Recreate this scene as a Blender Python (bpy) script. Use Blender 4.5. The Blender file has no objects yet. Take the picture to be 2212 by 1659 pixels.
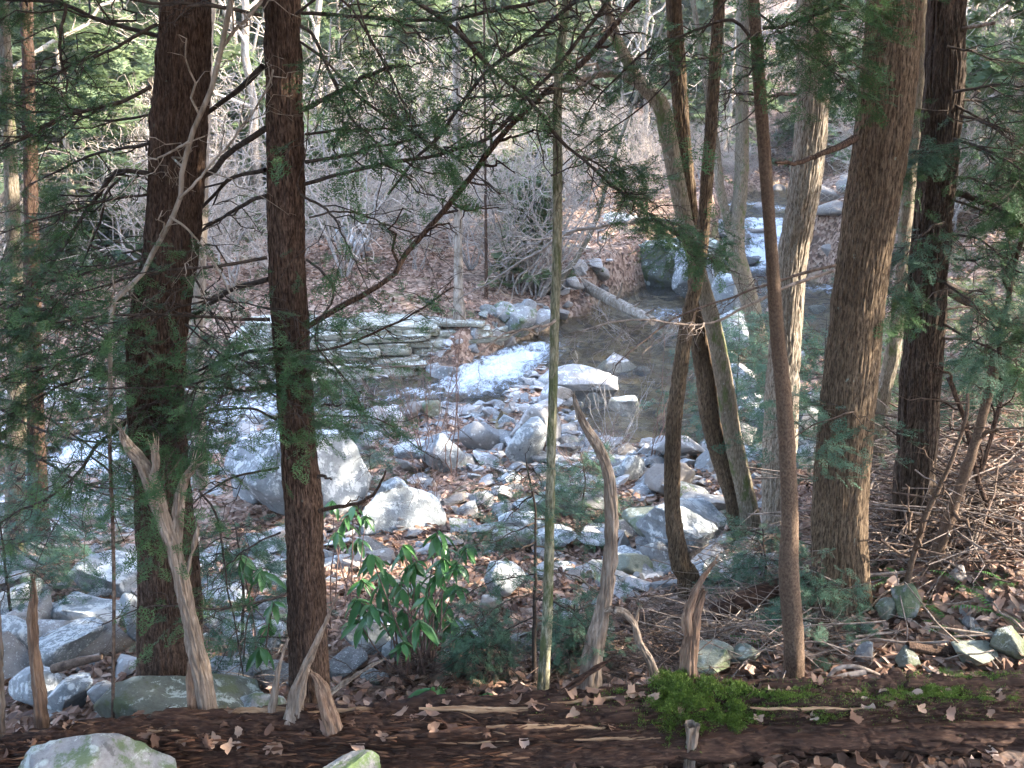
import bpy, bmesh, math, random
import numpy as np
from mathutils import Vector

# ------------------------------------------------------------------ camera, sky, sun, exposure
SC = bpy.context.scene
COL = SC.collection
CAM_Z, PITCH, FPX, CX, CY = 4.5, math.radians(13.0), 1995.0, 1106.0, 829.5
cam_d = bpy.data.cameras.new('camera')
cam = bpy.data.objects.new('camera', cam_d)
COL.objects.link(cam)
cam.location = (0, 0, CAM_Z)
cam.rotation_euler = (math.radians(90) - PITCH, 0, 0)
cam_d.sensor_width = 36.0
cam_d.lens = 36.0 * FPX / 2212.0
cam_d.clip_start, cam_d.clip_end = 0.1, 1500
SC.camera = cam

SUN_AZ, SUN_EL = math.radians(96), math.radians(33)      # azimuth from +Y towards +X
world = bpy.data.worlds.new('World')
SC.world = world
world.use_nodes = True
wn = world.node_tree
wn.nodes.clear()
sky = wn.nodes.new('ShaderNodeTexSky')
sky.sky_type = 'NISHITA'
sky.sun_disc = False
sky.sun_elevation, sky.sun_rotation = SUN_EL, SUN_AZ
sky.air_density, sky.dust_density, sky.ozone_density = 1.0, 1.5, 1.0
bg = wn.nodes.new('ShaderNodeBackground')
bg.inputs['Strength'].default_value = 0.15
wo = wn.nodes.new('ShaderNodeOutputWorld')
wn.links.new(sky.outputs[0], bg.inputs[0])
wn.links.new(bg.outputs[0], wo.inputs[0])
sun_d = bpy.data.lights.new('sun', 'SUN')
sun_d.energy, sun_d.angle, sun_d.color = 2.0, math.radians(0.53), (1.0, 0.91, 0.78)
sun = bpy.data.objects.new('sun', sun_d)
COL.objects.link(sun)
SUN_DIR = Vector((math.sin(SUN_AZ) * math.cos(SUN_EL), math.cos(SUN_AZ) * math.cos(SUN_EL), math.sin(SUN_EL)))
sun.rotation_euler = SUN_DIR.to_track_quat('Z', 'Y').to_euler()
sun.location = (30, 10, 40)
SC.view_settings.view_transform = 'Standard'
SC.view_settings.look = 'None'
SC.view_settings.gamma = 1.0
SC.view_settings.use_curve_mapping = False
SC.view_settings.exposure = 3.85
SC.render.engine = 'CYCLES'
SC.cycles.max_bounces = 6
SC.cycles.diffuse_bounces = 4
SC.cycles.transparent_max_bounces = 8
SC.cycles.use_denoising = True
SC.cycles.denoising_prefilter = 'ACCURATE'
SC.cycles.sample_clamp_indirect = 3.0

# ------------------------------------------------------------------ numbers
RNG = np.random.default_rng(11)
random.seed(4)
UP = np.array([0, 0, 1.0])
cp, sp = math.cos(PITCH), math.sin(PITCH)

def ray(px, py):
    u = (np.asarray(px, float) - CX) / FPX
    w = (CY - np.asarray(py, float)) / FPX
    return np.stack([u, cp + w * sp, -sp + w * cp], -1)

def P(px, py, Y):
    """the point of the place seen at (px, py) in the photograph that stands Y metres in front"""
    d = ray(px, py)
    return np.array([0, 0, CAM_Z]) + d * (Y / d[1])

def Pz(px, py, z):
    d = ray(px, py)
    return np.array([0, 0, CAM_Z]) + d * ((z - CAM_Z) / d[2])

def depth_of(p):
    return p[1] * cp - (p[2] - CAM_Z) * sp

def unit(v):
    return v / np.maximum(np.linalg.norm(v, axis=-1, keepdims=True), 1e-9)

def vnoise(p, seed=0):
    p = np.asarray(p, float)
    i = np.floor(p).astype(np.int64)
    f = p - i
    f = f * f * f * (f * (f * 6 - 15) + 10)
    def h(a, b, c):
        n = (a * 374761393 + b * 668265263 + c * 1274126177 + seed * 974634721) & 0xffffffff
        n = ((n ^ (n >> 13)) * 1103515245) & 0xffffffff
        n = ((n ^ (n >> 16)) * 668265263) & 0xffffffff
        return ((n ^ (n >> 15)) & 0xffff) / 32767.5 - 1.0
    x, y, z = i[..., 0], i[..., 1], i[..., 2]
    fx, fy, fz = f[..., 0], f[..., 1], f[..., 2]
    l = lambda a, b, t: a + (b - a) * t
    return l(l(l(h(x, y, z), h(x + 1, y, z), fx), l(h(x, y + 1, z), h(x + 1, y + 1, z), fx), fy),
             l(l(h(x, y, z + 1), h(x + 1, y, z + 1), fx), l(h(x, y + 1, z + 1), h(x + 1, y + 1, z + 1), fx), fy), fz)

def fbm(p, octv=4, seed=0, gain=0.5, lac=2.03):
    p = np.asarray(p, float)
    s, a, t = 0, 1.0, 0
    for o in range(octv):
        s = s + a * vnoise(p, seed + o * 17)
        t += a
        p = p * lac + 5.3
        a *= gain
    return s / t

def smooth01(t):
    t = np.clip(t, 0, 1)
    return t * t * (3 - 2 * t)

def resample(pts, n=None, step=None, ts=None):
    """Catmull-Rom through pts (any columns), evenly spaced along the first three"""
    pts = np.asarray(pts, float)
    if len(pts) == 2:
        pts = np.array([pts[0], (pts[0] + pts[1]) / 2, pts[1]])
    q = np.vstack([2 * pts[0] - pts[1], pts, 2 * pts[-1] - pts[-2]])
    out = []
    for i in range(1, len(q) - 2):
        t = np.linspace(0, 1, 12, endpoint=False)[:, None]
        a, b, c, d = q[i - 1], q[i], q[i + 1], q[i + 2]
        out.append(0.5 * (2 * b + (c - a) * t + (2 * a - 5 * b + 4 * c - d) * t * t + (3 * b - a - 3 * c + d) * t ** 3))
    out.append(pts[-1:])
    o = np.vstack(out)
    L = np.concatenate([[0], np.cumsum(np.linalg.norm(np.diff(o[:, :3], axis=0), axis=1))])
    if ts is None:
        if n is None:
            n = max(4, int(L[-1] / step) + 1)
        ts = np.linspace(0, L[-1], n)
    return np.stack([np.interp(ts, L, o[:, k]) for k in range(o.shape[1])], 1), ts, L[-1]

# ------------------------------------------------------------------ meshes
class MB:
    def __init__(s):
        s.V, s.T, s.Q, s.A, s.n = [], [], [], [], 0
    def add(s, V, T=None, Q=None, att=None):
        V = np.asarray(V, float).reshape(-1, 3)
        if T is not None and len(T): s.T.append(np.asarray(T, np.int64) + s.n)
        if Q is not None and len(Q): s.Q.append(np.asarray(Q, np.int64) + s.n)
        s.V.append(V)
        s.A.append(np.zeros(len(V)) if att is None else np.broadcast_to(att, (len(V),)))
        s.n += len(V)
        return s
    def mesh(s, name, origin=(0, 0, 0), smooth=True, att=False):
        V = np.vstack(s.V) - np.asarray(origin, float)
        T = np.vstack(s.T) if s.T else np.zeros((0, 3), np.int64)
        Q = np.vstack(s.Q) if s.Q else np.zeros((0, 4), np.int64)
        m = bpy.data.meshes.new(name)
        m.vertices.add(len(V))
        m.vertices.foreach_set('co', V.astype(np.float32).ravel())
        loops = np.concatenate([T.ravel(), Q.ravel()]).astype(np.int32)
        m.loops.add(len(loops))
        m.loops.foreach_set('vertex_index', loops)
        m.polygons.add(len(T) + len(Q))
        st = np.concatenate([np.arange(len(T)) * 3, len(T) * 3 + np.arange(len(Q)) * 4]).astype(np.int32)
        m.polygons.foreach_set('loop_start', st)
        m.polygons.foreach_set('use_smooth', np.full(len(st), smooth, bool))
        if att:
            a = m.attributes.new('v', 'FLOAT', 'POINT')
            a.data.foreach_set('value', np.concatenate(s.A).astype(np.float32))
        m.update(calc_edges=True)
        return m

def put(name, mesh, mat=None, parent=None, loc=(0, 0, 0)):
    o = bpy.data.objects.new(name, mesh)
    COL.objects.link(o)
    if mat is not None and mesh is not None and not mesh.materials:
        mesh.materials.append(mat)
    if parent is not None:
        o.parent = parent
    o.location = loc
    return o

def tag(o, label=None, cat=None, group=None, kind=None):
    if label: o['label'] = label
    if cat: o['category'] = cat
    if group: o['group'] = group
    if kind: o['kind'] = kind
    return o

def thing(name, label, cat, loc, group=None, rot=(0, 0, 0), scale=None):
    o = put(name, None, loc=tuple(float(c) for c in loc))
    o.rotation_euler = rot
    if scale is not None: o.scale = scale
    return tag(o, label, cat, group)

def copy_tree(o, parent=None):
    c = o.copy()
    COL.objects.link(c)
    c.parent = parent
    for ch in list(o.children):
        copy_tree(ch, c)
    return c

def tubes(Pt, R, k=5, cap=False):
    """N tubes of m points each, as one vertex block"""
    Pt = np.asarray(Pt, float); R = np.asarray(R, float)
    N, m, _ = Pt.shape
    t = unit(np.gradient(Pt, axis=1))
    d = unit(Pt[:, -1] - Pt[:, 0])
    ax = np.eye(3)[np.argmin(np.abs(d), axis=1)]
    u = unit(np.cross(t, ax[:, None, :]))
    v = np.cross(t, u)
    a = np.arange(k) * 2 * math.pi / k
    V = Pt[:, :, None, :] + R[:, :, None, None] * (np.cos(a)[None, None, :, None] * u[:, :, None, :] + np.sin(a)[None, None, :, None] * v[:, :, None, :])
    base = (np.arange(N) * m * k)[:, None, None]
    r = (np.arange(m - 1) * k)[None, :, None]
    c = np.arange(k)[None, None, :]
    c2 = (np.arange(k) + 1) % k
    c2 = c2[None, None, :]
    Q = np.stack([base + r + c, base + r + c2, base + r + k + c2, base + r + k + c], -1).reshape(-1, 4)
    T = None
    V = V.reshape(-1, 3)
    if cap:
        tip = Pt[:, -1]
        ti = N * m * k + np.arange(N)
        rr = (np.arange(N) * m * k + (m - 1) * k)[:, None]
        T = np.stack([np.broadcast_to(rr + np.arange(k), (N, k)), np.broadcast_to(rr + (np.arange(k) + 1) % k, (N, k)), np.broadcast_to(ti[:, None], (N, k))], -1).reshape(-1, 3)
        V = np.vstack([V, tip])
    return V, T, Q

def grow(Pt, R, n, length, angle, m, rng, droop=0.0, lo=0.25, hi=1.0, wob=0.12, rr=0.6, tip=0.25, plane=None, taper_len=0.5, up=0.0):
    """children of N parent paths: n each; returns paths (N*n, m, 3), radii"""
    N, pm, _ = Pt.shape
    t = lo + (hi - lo) * ((np.arange(n)[None, :] + rng.random((N, n))) / n)
    x = t * (pm - 1)
    i = np.minimum(x.astype(int), pm - 2)
    f = (x - i)[..., None]
    rows = np.arange(N)[:, None]
    p0 = Pt[rows, i] * (1 - f) + Pt[rows, i + 1] * f
    r0 = R[rows, i] * (1 - f[..., 0]) + R[rows, i + 1] * f[..., 0]
    d = unit(Pt[rows, i + 1] - Pt[rows, i])
    if plane is None:
        q = unit(rng.normal(size=(N, n, 3)))
        side = unit(np.cross(d, q))
    else:
        s = np.where((np.arange(n)[None, :] + rng.integers(0, 2, (N, 1))) % 2, 1.0, -1.0)[..., None]
        side = unit(np.cross(d, np.broadcast_to(UP, d.shape)) + 1e-4) * s
        side = unit(side + plane * rng.normal(size=side.shape))
    a = angle * (0.75 + 0.5 * rng.random((N, n, 1)))
    dr = unit(d * np.cos(a) + side * np.sin(a) + np.array([0, 0, up]))
    L = (length * (0.6 + 0.8 * rng.random((N, n))) * (1 - taper_len * t))[..., None]
    s = np.linspace(0, 1, m)
    C = p0[:, :, None, :] + dr[:, :, None, :] * (L[..., None] * s[None, None, :, None])
    w = np.cumsum(rng.normal(size=(N, n, m, 3)) * wob / math.sqrt(m), axis=2)
    w[:, :, 0] = 0
    C = C + w * L[..., None]
    C[..., 2] -= droop * L * s[None, None, :] ** 2
    r0 = np.minimum(r0 * rr, 0.5 * r0 + 0.004)
    RR = r0[..., None] * (1 - (1 - tip) * s[None, None, :])
    return C.reshape(-1, m, 3), RR.reshape(-1, m)

# ------------------------------------------------------------------ needle sprays
def spray_template(nb, needle, width, step, rng, flat=0.25):
    """a flat spray of a hemlock twig, x along, unit length; triangles (T,3,3)"""
    tris = []
    def row(o, d, L, n):
        d = d / np.linalg.norm(d)
        s = np.array([-d[1], d[0], 0])
        for j in range(n):
            for sg in (-1, 1):
                b = o + d * L * (j + rng.random()) / n
                e = d * 0.55 + s * sg * (0.8 + 0.3 * rng.random())
                e = e / np.linalg.norm(e) * needle * (0.7 + 0.5 * rng.random())
                e[2] += rng.normal() * flat * needle
                w = d * width
                tris.append([b - w * .5, b + w * .5, b + e])
    row(np.zeros(3), np.array([1., 0, 0]), 1.0, int(1.0 / step))
    for j in range(nb):
        t = 0.08 + 0.85 * j / nb
        sg = 1 if j % 2 else -1
        L = 0.5 * (1 - t * 0.75) * (0.8 + 0.4 * rng.random())
        row(np.array([t, 0, 0]), np.array([0.8, sg * 0.75, rng.normal() * 0.12]), L, max(2, int(L / step)))
    return np.array(tris)

SPRAY_FINE = [spray_template(9, 0.125, 0.048, 0.09, np.random.default_rng(i)) for i in range(4)]
SPRAY_MID = [spray_template(6, 0.15, 0.06, 0.15, np.random.default_rng(20 + i)) for i in range(3)]
SPRAY_FAR = [spray_template(5, 0.34, 0.20, 0.34, np.random.default_rng(40 + i)) for i in range(3)]

def sprays(mb, pos, dr, size, tmpl, rng, tilt=0.35):
    """place a spray at every pos along dr"""
    N = len(pos)
    if N == 0: return
    a = unit(dr)
    up = unit(np.array([0, 0, 1.0]) + rng.normal(size=(N, 3)) * tilt)
    b = unit(np.cross(up, a) + 1e-5)
    c = np.cross(a, b)
    pick = rng.integers(0, len(tmpl), N)
    for k, t in enumerate(tmpl):
        w = np.where(pick == k)[0]
        if len(w) == 0: continue
        q = t.reshape(-1, 3)
        V = pos[w, None, :] + size[w, None, None] * (q[None, :, 0:1] * a[w, None, :] + q[None, :, 1:2] * b[w, None, :] + q[None, :, 2:3] * c[w, None, :])
        n = len(w) * len(t)
        att = np.repeat(rng.random(len(w)), len(q))
        mb.add(V.reshape(-1, 3), T=np.arange(n * 3).reshape(-1, 3), att=att)

# ------------------------------------------------------------------ materials
class Mat:
    def __init__(s, name, rough=0.85, spec=0.25):
        s.m = bpy.data.materials.new(name)
        s.m.use_nodes = True
        s.t = s.m.node_tree
        s.b = s.t.nodes['Principled BSDF']
        s.b.inputs['Roughness'].default_value = rough
        s.b.inputs['Specular IOR Level'].default_value = spec
        s.tc = s.t.nodes.new('ShaderNodeTexCoord')
    def lk(s, a, b): s.t.links.new(a, b)
    def val(s, v, sock):
        if hasattr(v, 'is_output'): s.lk(v, sock)
        elif isinstance(v, (tuple, list)) and len(v) == 3 and sock.type == 'RGBA': sock.default_value = (*v, 1)
        else: sock.default_value = v
    def coord(s, scale=(1, 1, 1), world=False):
        n = s.t.nodes.new('ShaderNodeMapping')
        n.inputs['Scale'].default_value = scale
        if world:
            g = s.t.nodes.new('ShaderNodeNewGeometry')
            s.lk(g.outputs['Position'], n.inputs['Vector'])
        else:
            oi = s.t.nodes.new('ShaderNodeObjectInfo')
            ad = s.t.nodes.new('ShaderNodeVectorMath'); ad.operation = 'MULTIPLY_ADD'
            s.lk(s.tc.outputs['Object'], ad.inputs[0]); ad.inputs[1].default_value = (1, 1, 1)
            mu = s.t.nodes.new('ShaderNodeMath'); mu.operation = 'MULTIPLY'; mu.inputs[1].default_value = 37.0
            s.lk(oi.outputs['Random'], mu.inputs[0]); s.lk(mu.outputs[0], ad.inputs[2])
            s.lk(ad.outputs[0], n.inputs['Vector'])
        return n.outputs[0]
    def noise(s, scale=5, detail=4, vec=None, rough=0.55, dist=0.0):
        n = s.t.nodes.new('ShaderNodeTexNoise')
        n.inputs['Scale'].default_value = scale
        n.inputs['Detail'].default_value = detail
        n.inputs['Roughness'].default_value = rough
        n.inputs['Distortion'].default_value = dist
        s.lk(vec if vec is not None else s.coord(), n.inputs['Vector'])
        return n.outputs['Fac']
    def voro(s, scale=5, vec=None, out='Distance', feature='F1', rnd=1.0):
        n = s.t.nodes.new('ShaderNodeTexVoronoi')
        n.feature = feature
        n.inputs['Scale'].default_value = scale
        n.inputs['Randomness'].default_value = rnd
        s.lk(vec if vec is not None else s.coord(), n.inputs['Vector'])
        return n.outputs[out]
    def ramp(s, fac, stops, const=False):
        n = s.t.nodes.new('ShaderNodeValToRGB')
        e = n.color_ramp.elements
        while len(e) < len(stops): e.new(0.5)
        for k, (p, c) in enumerate(stops):
            e[k].position = p
            e[k].color = (*c, 1) if isinstance(c, (tuple, list)) else (c, c, c, 1)
        if const: n.color_ramp.interpolation = 'CONSTANT'
        s.lk(fac, n.inputs[0])
        return n.outputs[0]
    def mix(s, fac, a, b, mode='MIX'):
        n = s.t.nodes.new('ShaderNodeMix')
        n.data_type = 'RGBA'
        n.blend_type = mode
        s.val(fac, n.inputs[0]); s.val(a, n.inputs[6]); s.val(b, n.inputs[7])
        return n.outputs[2]
    def math(s, op, a, b=0.5, clamp=False):
        n = s.t.nodes.new('ShaderNodeMath')
        n.operation = op; n.use_clamp = clamp
        s.val(a, n.inputs[0]); s.val(b, n.inputs[1])
        return n.outputs[0]
    def attr(s, name='v'):
        n = s.t.nodes.new('ShaderNodeAttribute')
        n.attribute_name = name
        return n.outputs['Fac']
    def rand(s):
        n = s.t.nodes.new('ShaderNodeObjectInfo')
        return n.outputs['Random']
    def normal_z(s):
        g = s.t.nodes.new('ShaderNodeNewGeometry')
        x = s.t.nodes.new('ShaderNodeSeparateXYZ')
        s.lk(g.outputs['Normal'], x.inputs[0])
        return x.outputs['Z']
    def pos(s, axis='Z'):
        g = s.t.nodes.new('ShaderNodeNewGeometry')
        x = s.t.nodes.new('ShaderNodeSeparateXYZ')
        s.lk(g.outputs['Position'], x.inputs[0])
        return x.outputs[axis]
    def color(s, c): s.val(c, s.b.inputs['Base Color']); return s
    def bump(s, h, strength=0.4, dist=0.02):
        n = s.t.nodes.new('ShaderNodeBump')
        n.inputs['Strength'].default_value = strength
        n.inputs['Distance'].default_value = dist
        s.lk(h, n.inputs['Height'])
        s.lk(n.outputs[0], s.b.inputs['Normal'])
        return s
    def translucent(s, c, fac=0.35):
        tr = s.t.nodes.new('ShaderNodeBsdfTranslucent')
        s.val(c, tr.inputs[0])
        mx = s.t.nodes.new('ShaderNodeMixShader')
        mx.inputs[0].default_value = fac
        out = next(n for n in s.t.nodes if n.type == 'OUTPUT_MATERIAL')
        s.lk(s.b.outputs[0], mx.inputs[1]); s.lk(tr.outputs[0], mx.inputs[2])
        s.lk(mx.outputs[0], out.inputs[0])
        return s

def bark(name, c0, c1, c2, lichen=None, lamt=0.6, moss=None, mamt=0.58, stretch=0.2, sc=105, bstr=0.5):
    m = Mat(name, 0.9, 0.15)
    v = m.coord((1, 1, stretch))
    n1 = m.noise(sc, 5, v, 0.65)
    col = m.ramp(n1, [(0.38, c0), (0.5, c1), (0.64, c2)])
    big = m.noise(3.0, 3, m.coord((1, 1, 0.5)))
    col = m.mix(m.ramp(big, [(0.35, 0), (0.7, 0.55)]), col, c0)
    if lichen:
        l = m.noise(26, 4, m.coord((1, 1, 0.6)), 0.7)
        col = m.mix(m.ramp(l, [(lamt, 0), (lamt + 0.06, 0.8)]), col, lichen)
    if moss:
        l = m.noise(7, 5, m.coord((1, 1, 0.5)), 0.7)
        col = m.mix(m.ramp(l, [(mamt, 0), (mamt + 0.1, 0.9)]), col, moss)
    m.color(col)
    m.bump(n1, bstr, 0.012)
    return m.m

def rock_mat(name, c0, c1, c2, lichen=(0.62, 0.64, 0.62), lamt=0.56, moss=None, mamt=0.6, rough=0.85, spots=True):
    m = Mat(name, rough, 0.3)
    big = m.noise(2.2, 5, m.coord(), 0.6)
    fin = m.noise(30, 6, m.coord(), 0.7)
    col = m.ramp(m.mix(0.4, big, fin), [(0.34, c0), (0.5, c1), (0.66, c2)])
    if lichen:
        l = m.noise(6.0, 7, m.coord(), 0.78, 0.4)
        nz = m.normal_z()
        l = m.math('ADD', l, m.math('MULTIPLY', nz, 0.07))
        col = m.mix(m.ramp(l, [(lamt, 0), (lamt + 0.045, 0.92)]), col, lichen)
        sp_ = m.voro(9.0 if spots else 2.2, m.coord())
        col = m.mix(m.ramp(sp_, [(0.16, 0.8), (0.24, 0.0)]), col, lichen)
        st = m.noise(11, 6, m.coord(), 0.7)
        col = m.mix(m.ramp(st, [(0.60, 0), (0.66, 0.75)]), col, tuple(x * 0.45 for x in c0))
    if moss:
        l = m.noise(3.2, 7, m.coord(), 0.72)
        col = m.mix(m.ramp(l, [(mamt, 0), (mamt + 0.07, 0.95)]), col, moss)
    col = m.mix(m.ramp(m.rand(), [(0, 0.0), (1, 0.35)]), col, c1)
    m.color(col)
    h = m.mix(0.5, m.noise(14, 8, m.coord(), 0.7), m.noise(60, 4, m.coord(), 0.7))
    m.bump(h, 0.7, 0.03)
    return m.m

def wood(name, c0, c1, c2, stretch=(1, 1, 0.07), sc=70, rough=0.8, moss=None, mamt=0.6):
    m = Mat(name, rough, 0.2)
    n1 = m.noise(sc, 5, m.coord(stretch), 0.6, 0.3)
    col = m.ramp(n1, [(0.3, c0), (0.5, c1), (0.68, c2)])
    big = m.noise(4.0, 3, m.coord())
    col = m.mix(m.ramp(big, [(0.4, 0), (0.75, 0.7)]), col, c0)
    if moss:
        l = m.noise(9, 5, m.coord(), 0.7)
        col = m.mix(m.ramp(l, [(mamt, 0), (mamt + 0.1, 0.9)]), col, moss)
    m.color(col)
    m.bump(n1, 0.6, 0.01)
    return m.m

def leafy(name, c0, c1, c2, tr=0.35, rough=0.6, spec=0.3):
    m = Mat(name, rough, spec)
    v = m.attr('v')
    col = m.ramp(v, [(0.0, c0), (0.5, c1), (1.0, c2)])
    col = m.mix(m.ramp(m.rand(), [(0, 0.0), (1, 0.4)]), col, c1)
    m.color(col)
    m.translucent(col, tr)
    return m.m

MAT = {}
MAT['hemlock_bark'] = bark('hemlock_bark', (0.0187, 0.0101, 0.0065), (0.0706, 0.0425, 0.0288), (0.1440, 0.0950, 0.0677), lichen=(0.13, 0.15, 0.12), lamt=0.69)
MAT['ridged_bark'] = bark('ridged_bark', (0.0192, 0.0128, 0.0088), (0.0680, 0.0480, 0.0344), (0.1440, 0.1080, 0.0800), lichen=(0.15, 0.17, 0.14), lamt=0.68)
MAT['oak_bark'] = bark('oak_bark', (0.0351, 0.0226, 0.0133), (0.1131, 0.0780, 0.0484), (0.2145, 0.1560, 0.1014), lichen=(0.2, 0.24, 0.2), lamt=0.66)
MAT['pale_bark'] = bark('pale_bark', (0.09, 0.068, 0.048), (0.29, 0.24, 0.18), (0.46, 0.40, 0.325), lichen=(0.42, 0.44, 0.42), lamt=0.66)
MAT['smooth_bark'] = bark('smooth_bark', (0.065, 0.042, 0.028), (0.105, 0.07, 0.047), (0.155, 0.108, 0.076), stretch=0.7, sc=90, moss=(0.06, 0.085, 0.03), mamt=0.68)
MAT['mossy_bark'] = bark('mossy_bark', (0.10, 0.08, 0.055), (0.19, 0.155, 0.11), (0.29, 0.25, 0.195), lichen=(0.40, 0.42, 0.37), lamt=0.64, moss=(0.075, 0.10, 0.03), mamt=0.54)
MAT['pole_bark'] = bark('pole_bark', (0.09, 0.085, 0.055), (0.24, 0.225, 0.15), (0.42, 0.39, 0.28), moss=(0.075, 0.09, 0.035), mamt=0.49)
MAT['twig_dark'] = bark('twig_dark', (0.035, 0.026, 0.020), (0.065, 0.048, 0.038), (0.10, 0.078, 0.062), stretch=1, sc=40)
MAT['twig_grey'] = bark('twig_grey', (0.22, 0.19, 0.165), (0.33, 0.295, 0.265), (0.45, 0.41, 0.38), stretch=1, sc=20)
MAT['twig_red'] = bark('twig_red', (0.12, 0.075, 0.06), (0.20, 0.125, 0.10), (0.28, 0.19, 0.15), stretch=1, sc=20)
MAT['twig_pale'] = bark('twig_pale', (0.29, 0.235, 0.19), (0.43, 0.365, 0.305), (0.56, 0.49, 0.42), stretch=1, sc=20)
MAT['trunk_grey'] = bark('trunk_grey', (0.14, 0.11, 0.082), (0.26, 0.215, 0.17), (0.38, 0.325, 0.27), lichen=(0.42, 0.43, 0.40), lamt=0.62, sc=14, stretch=0.3)
MAT['snag'] = wood('weathered_wood', (0.0935, 0.0663, 0.0467), (0.2295, 0.1742, 0.1318), (0.3570, 0.2932, 0.2338), stretch=(1, 1, .11))
MAT['snag_red'] = wood('broken_wood', (0.085, 0.05, 0.033), (0.19, 0.12, 0.08), (0.30, 0.21, 0.145))
MAT['splinter'] = wood('split_wood', (0.14, 0.075, 0.04), (0.28, 0.175, 0.10), (0.42, 0.29, 0.18), stretch=(0.07, 1, 1))
MAT['log'] = wood('rotten_wood', (0.0163, 0.0075, 0.0048), (0.0449, 0.0211, 0.0129), (0.1054, 0.0598, 0.0354), stretch=(0.22, 1, 1), sc=75)
MAT['chip'] = leafy('bark_chips', (0.0338, 0.0150, 0.0090), (0.0900, 0.0435, 0.0255), (0.2250, 0.1350, 0.0788), tr=0.02, rough=0.9, spec=0.1)
MAT['stick'] = bark('stick_bark', (0.13, 0.10, 0.08), (0.24, 0.19, 0.155), (0.37, 0.30, 0.25), stretch=1, sc=25)
MAT['stick_brown'] = bark('stick_brown', (0.06, 0.04, 0.03), (0.12, 0.083, 0.062), (0.19, 0.14, 0.105), stretch=1, sc=25)
R0, R1, R2 = (0.085, 0.083, 0.08), (0.19, 0.186, 0.18), (0.32, 0.315, 0.305)
MAT['rock'] = rock_mat('grey_rock', R0, R1, R2, lichen=(0.52, 0.52, 0.50), lamt=0.63)
MAT['rock_lichen'] = rock_mat('lichen_rock', (0.105, 0.115, 0.12), (0.21, 0.225, 0.23), (0.33, 0.345, 0.35), lichen=(0.57, 0.585, 0.57), lamt=0.545)
MAT['rock_pale'] = rock_mat('pale_rock', (0.20, 0.185, 0.172), (0.32, 0.30, 0.285), (0.46, 0.435, 0.415), lichen=(0.66, 0.66, 0.64), lamt=0.60)
MAT['rock_brown'] = rock_mat('brown_rock', (0.13, 0.11, 0.09), (0.22, 0.19, 0.165), (0.31, 0.28, 0.245), lichen=(0.48, 0.47, 0.44), lamt=0.66)
MAT['rock_mossy'] = rock_mat('mossy_rock', R0, R1, R2, lichen=(0.48, 0.51, 0.47), lamt=0.60, moss=(0.065, 0.10, 0.025), mamt=0.51)
MAT['rock_streaked'] = rock_mat('moss_streaked_rock', (0.12, 0.115, 0.115), (0.22, 0.215, 0.215), (0.33, 0.33, 0.325), lichen=(0.46, 0.50, 0.46), lamt=0.60, moss=(0.065, 0.11, 0.02), mamt=0.465)
MAT['rock_green'] = rock_mat('green_rock', (0.10, 0.11, 0.085), (0.18, 0.19, 0.145), (0.28, 0.29, 0.24), lichen=(0.42, 0.46, 0.41), lamt=0.63, moss=(0.10, 0.13, 0.05), mamt=0.55)
MAT['rock_dark'] = rock_mat('dark_green_shade_rock', (0.04, 0.043, 0.034), (0.085, 0.09, 0.068), (0.16, 0.165, 0.135), lichen=(0.46, 0.50, 0.45), lamt=0.59, moss=(0.07, 0.085, 0.03), mamt=0.53, spots=False)  # dark moss green; shade on the big pool boulder is put into it too
MAT['rock_wet'] = rock_mat('wet_rock', (0.018, 0.016, 0.014), (0.045, 0.04, 0.035), (0.09, 0.08, 0.07), lichen=None, rough=0.25)
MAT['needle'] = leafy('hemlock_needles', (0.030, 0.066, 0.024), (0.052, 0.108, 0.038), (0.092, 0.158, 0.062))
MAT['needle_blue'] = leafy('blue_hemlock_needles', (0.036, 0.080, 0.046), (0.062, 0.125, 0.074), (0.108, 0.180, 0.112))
MAT['needle_far'] = leafy('sunlit_tone_needles', (0.095, 0.135, 0.055), (0.16, 0.21, 0.095), (0.25, 0.30, 0.155), tr=0.5)  # sunlit yellow green of the background hemlocks, put into the needle colour
MAT['rhodo'] = leafy('rhododendron_leaf', (0.030, 0.095, 0.030), (0.055, 0.155, 0.046), (0.095, 0.22, 0.07), tr=0.25, rough=0.32, spec=0.5)
MAT['moss'] = leafy('moss', (0.040, 0.070, 0.010), (0.090, 0.145, 0.020), (0.165, 0.225, 0.040), tr=0.2)
MAT['fern'] = leafy('fern', (0.025, 0.08, 0.015), (0.045, 0.125, 0.025), (0.08, 0.18, 0.04))
MAT['litter'] = leafy('dead_leaf', (0.13, 0.072, 0.048), (0.285, 0.170, 0.118), (0.47, 0.345, 0.270), tr=0.12, rough=0.75)
MAT['litter_dark'] = leafy('damp_dead_leaf', (0.06, 0.030, 0.020), (0.155, 0.082, 0.050), (0.33, 0.215, 0.145), tr=0.12, rough=0.7)
MAT['beech'] = leafy('dry_beech_leaf', (0.30, 0.16, 0.07), (0.45, 0.27, 0.13), (0.6, 0.42, 0.25), tr=0.4)

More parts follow.
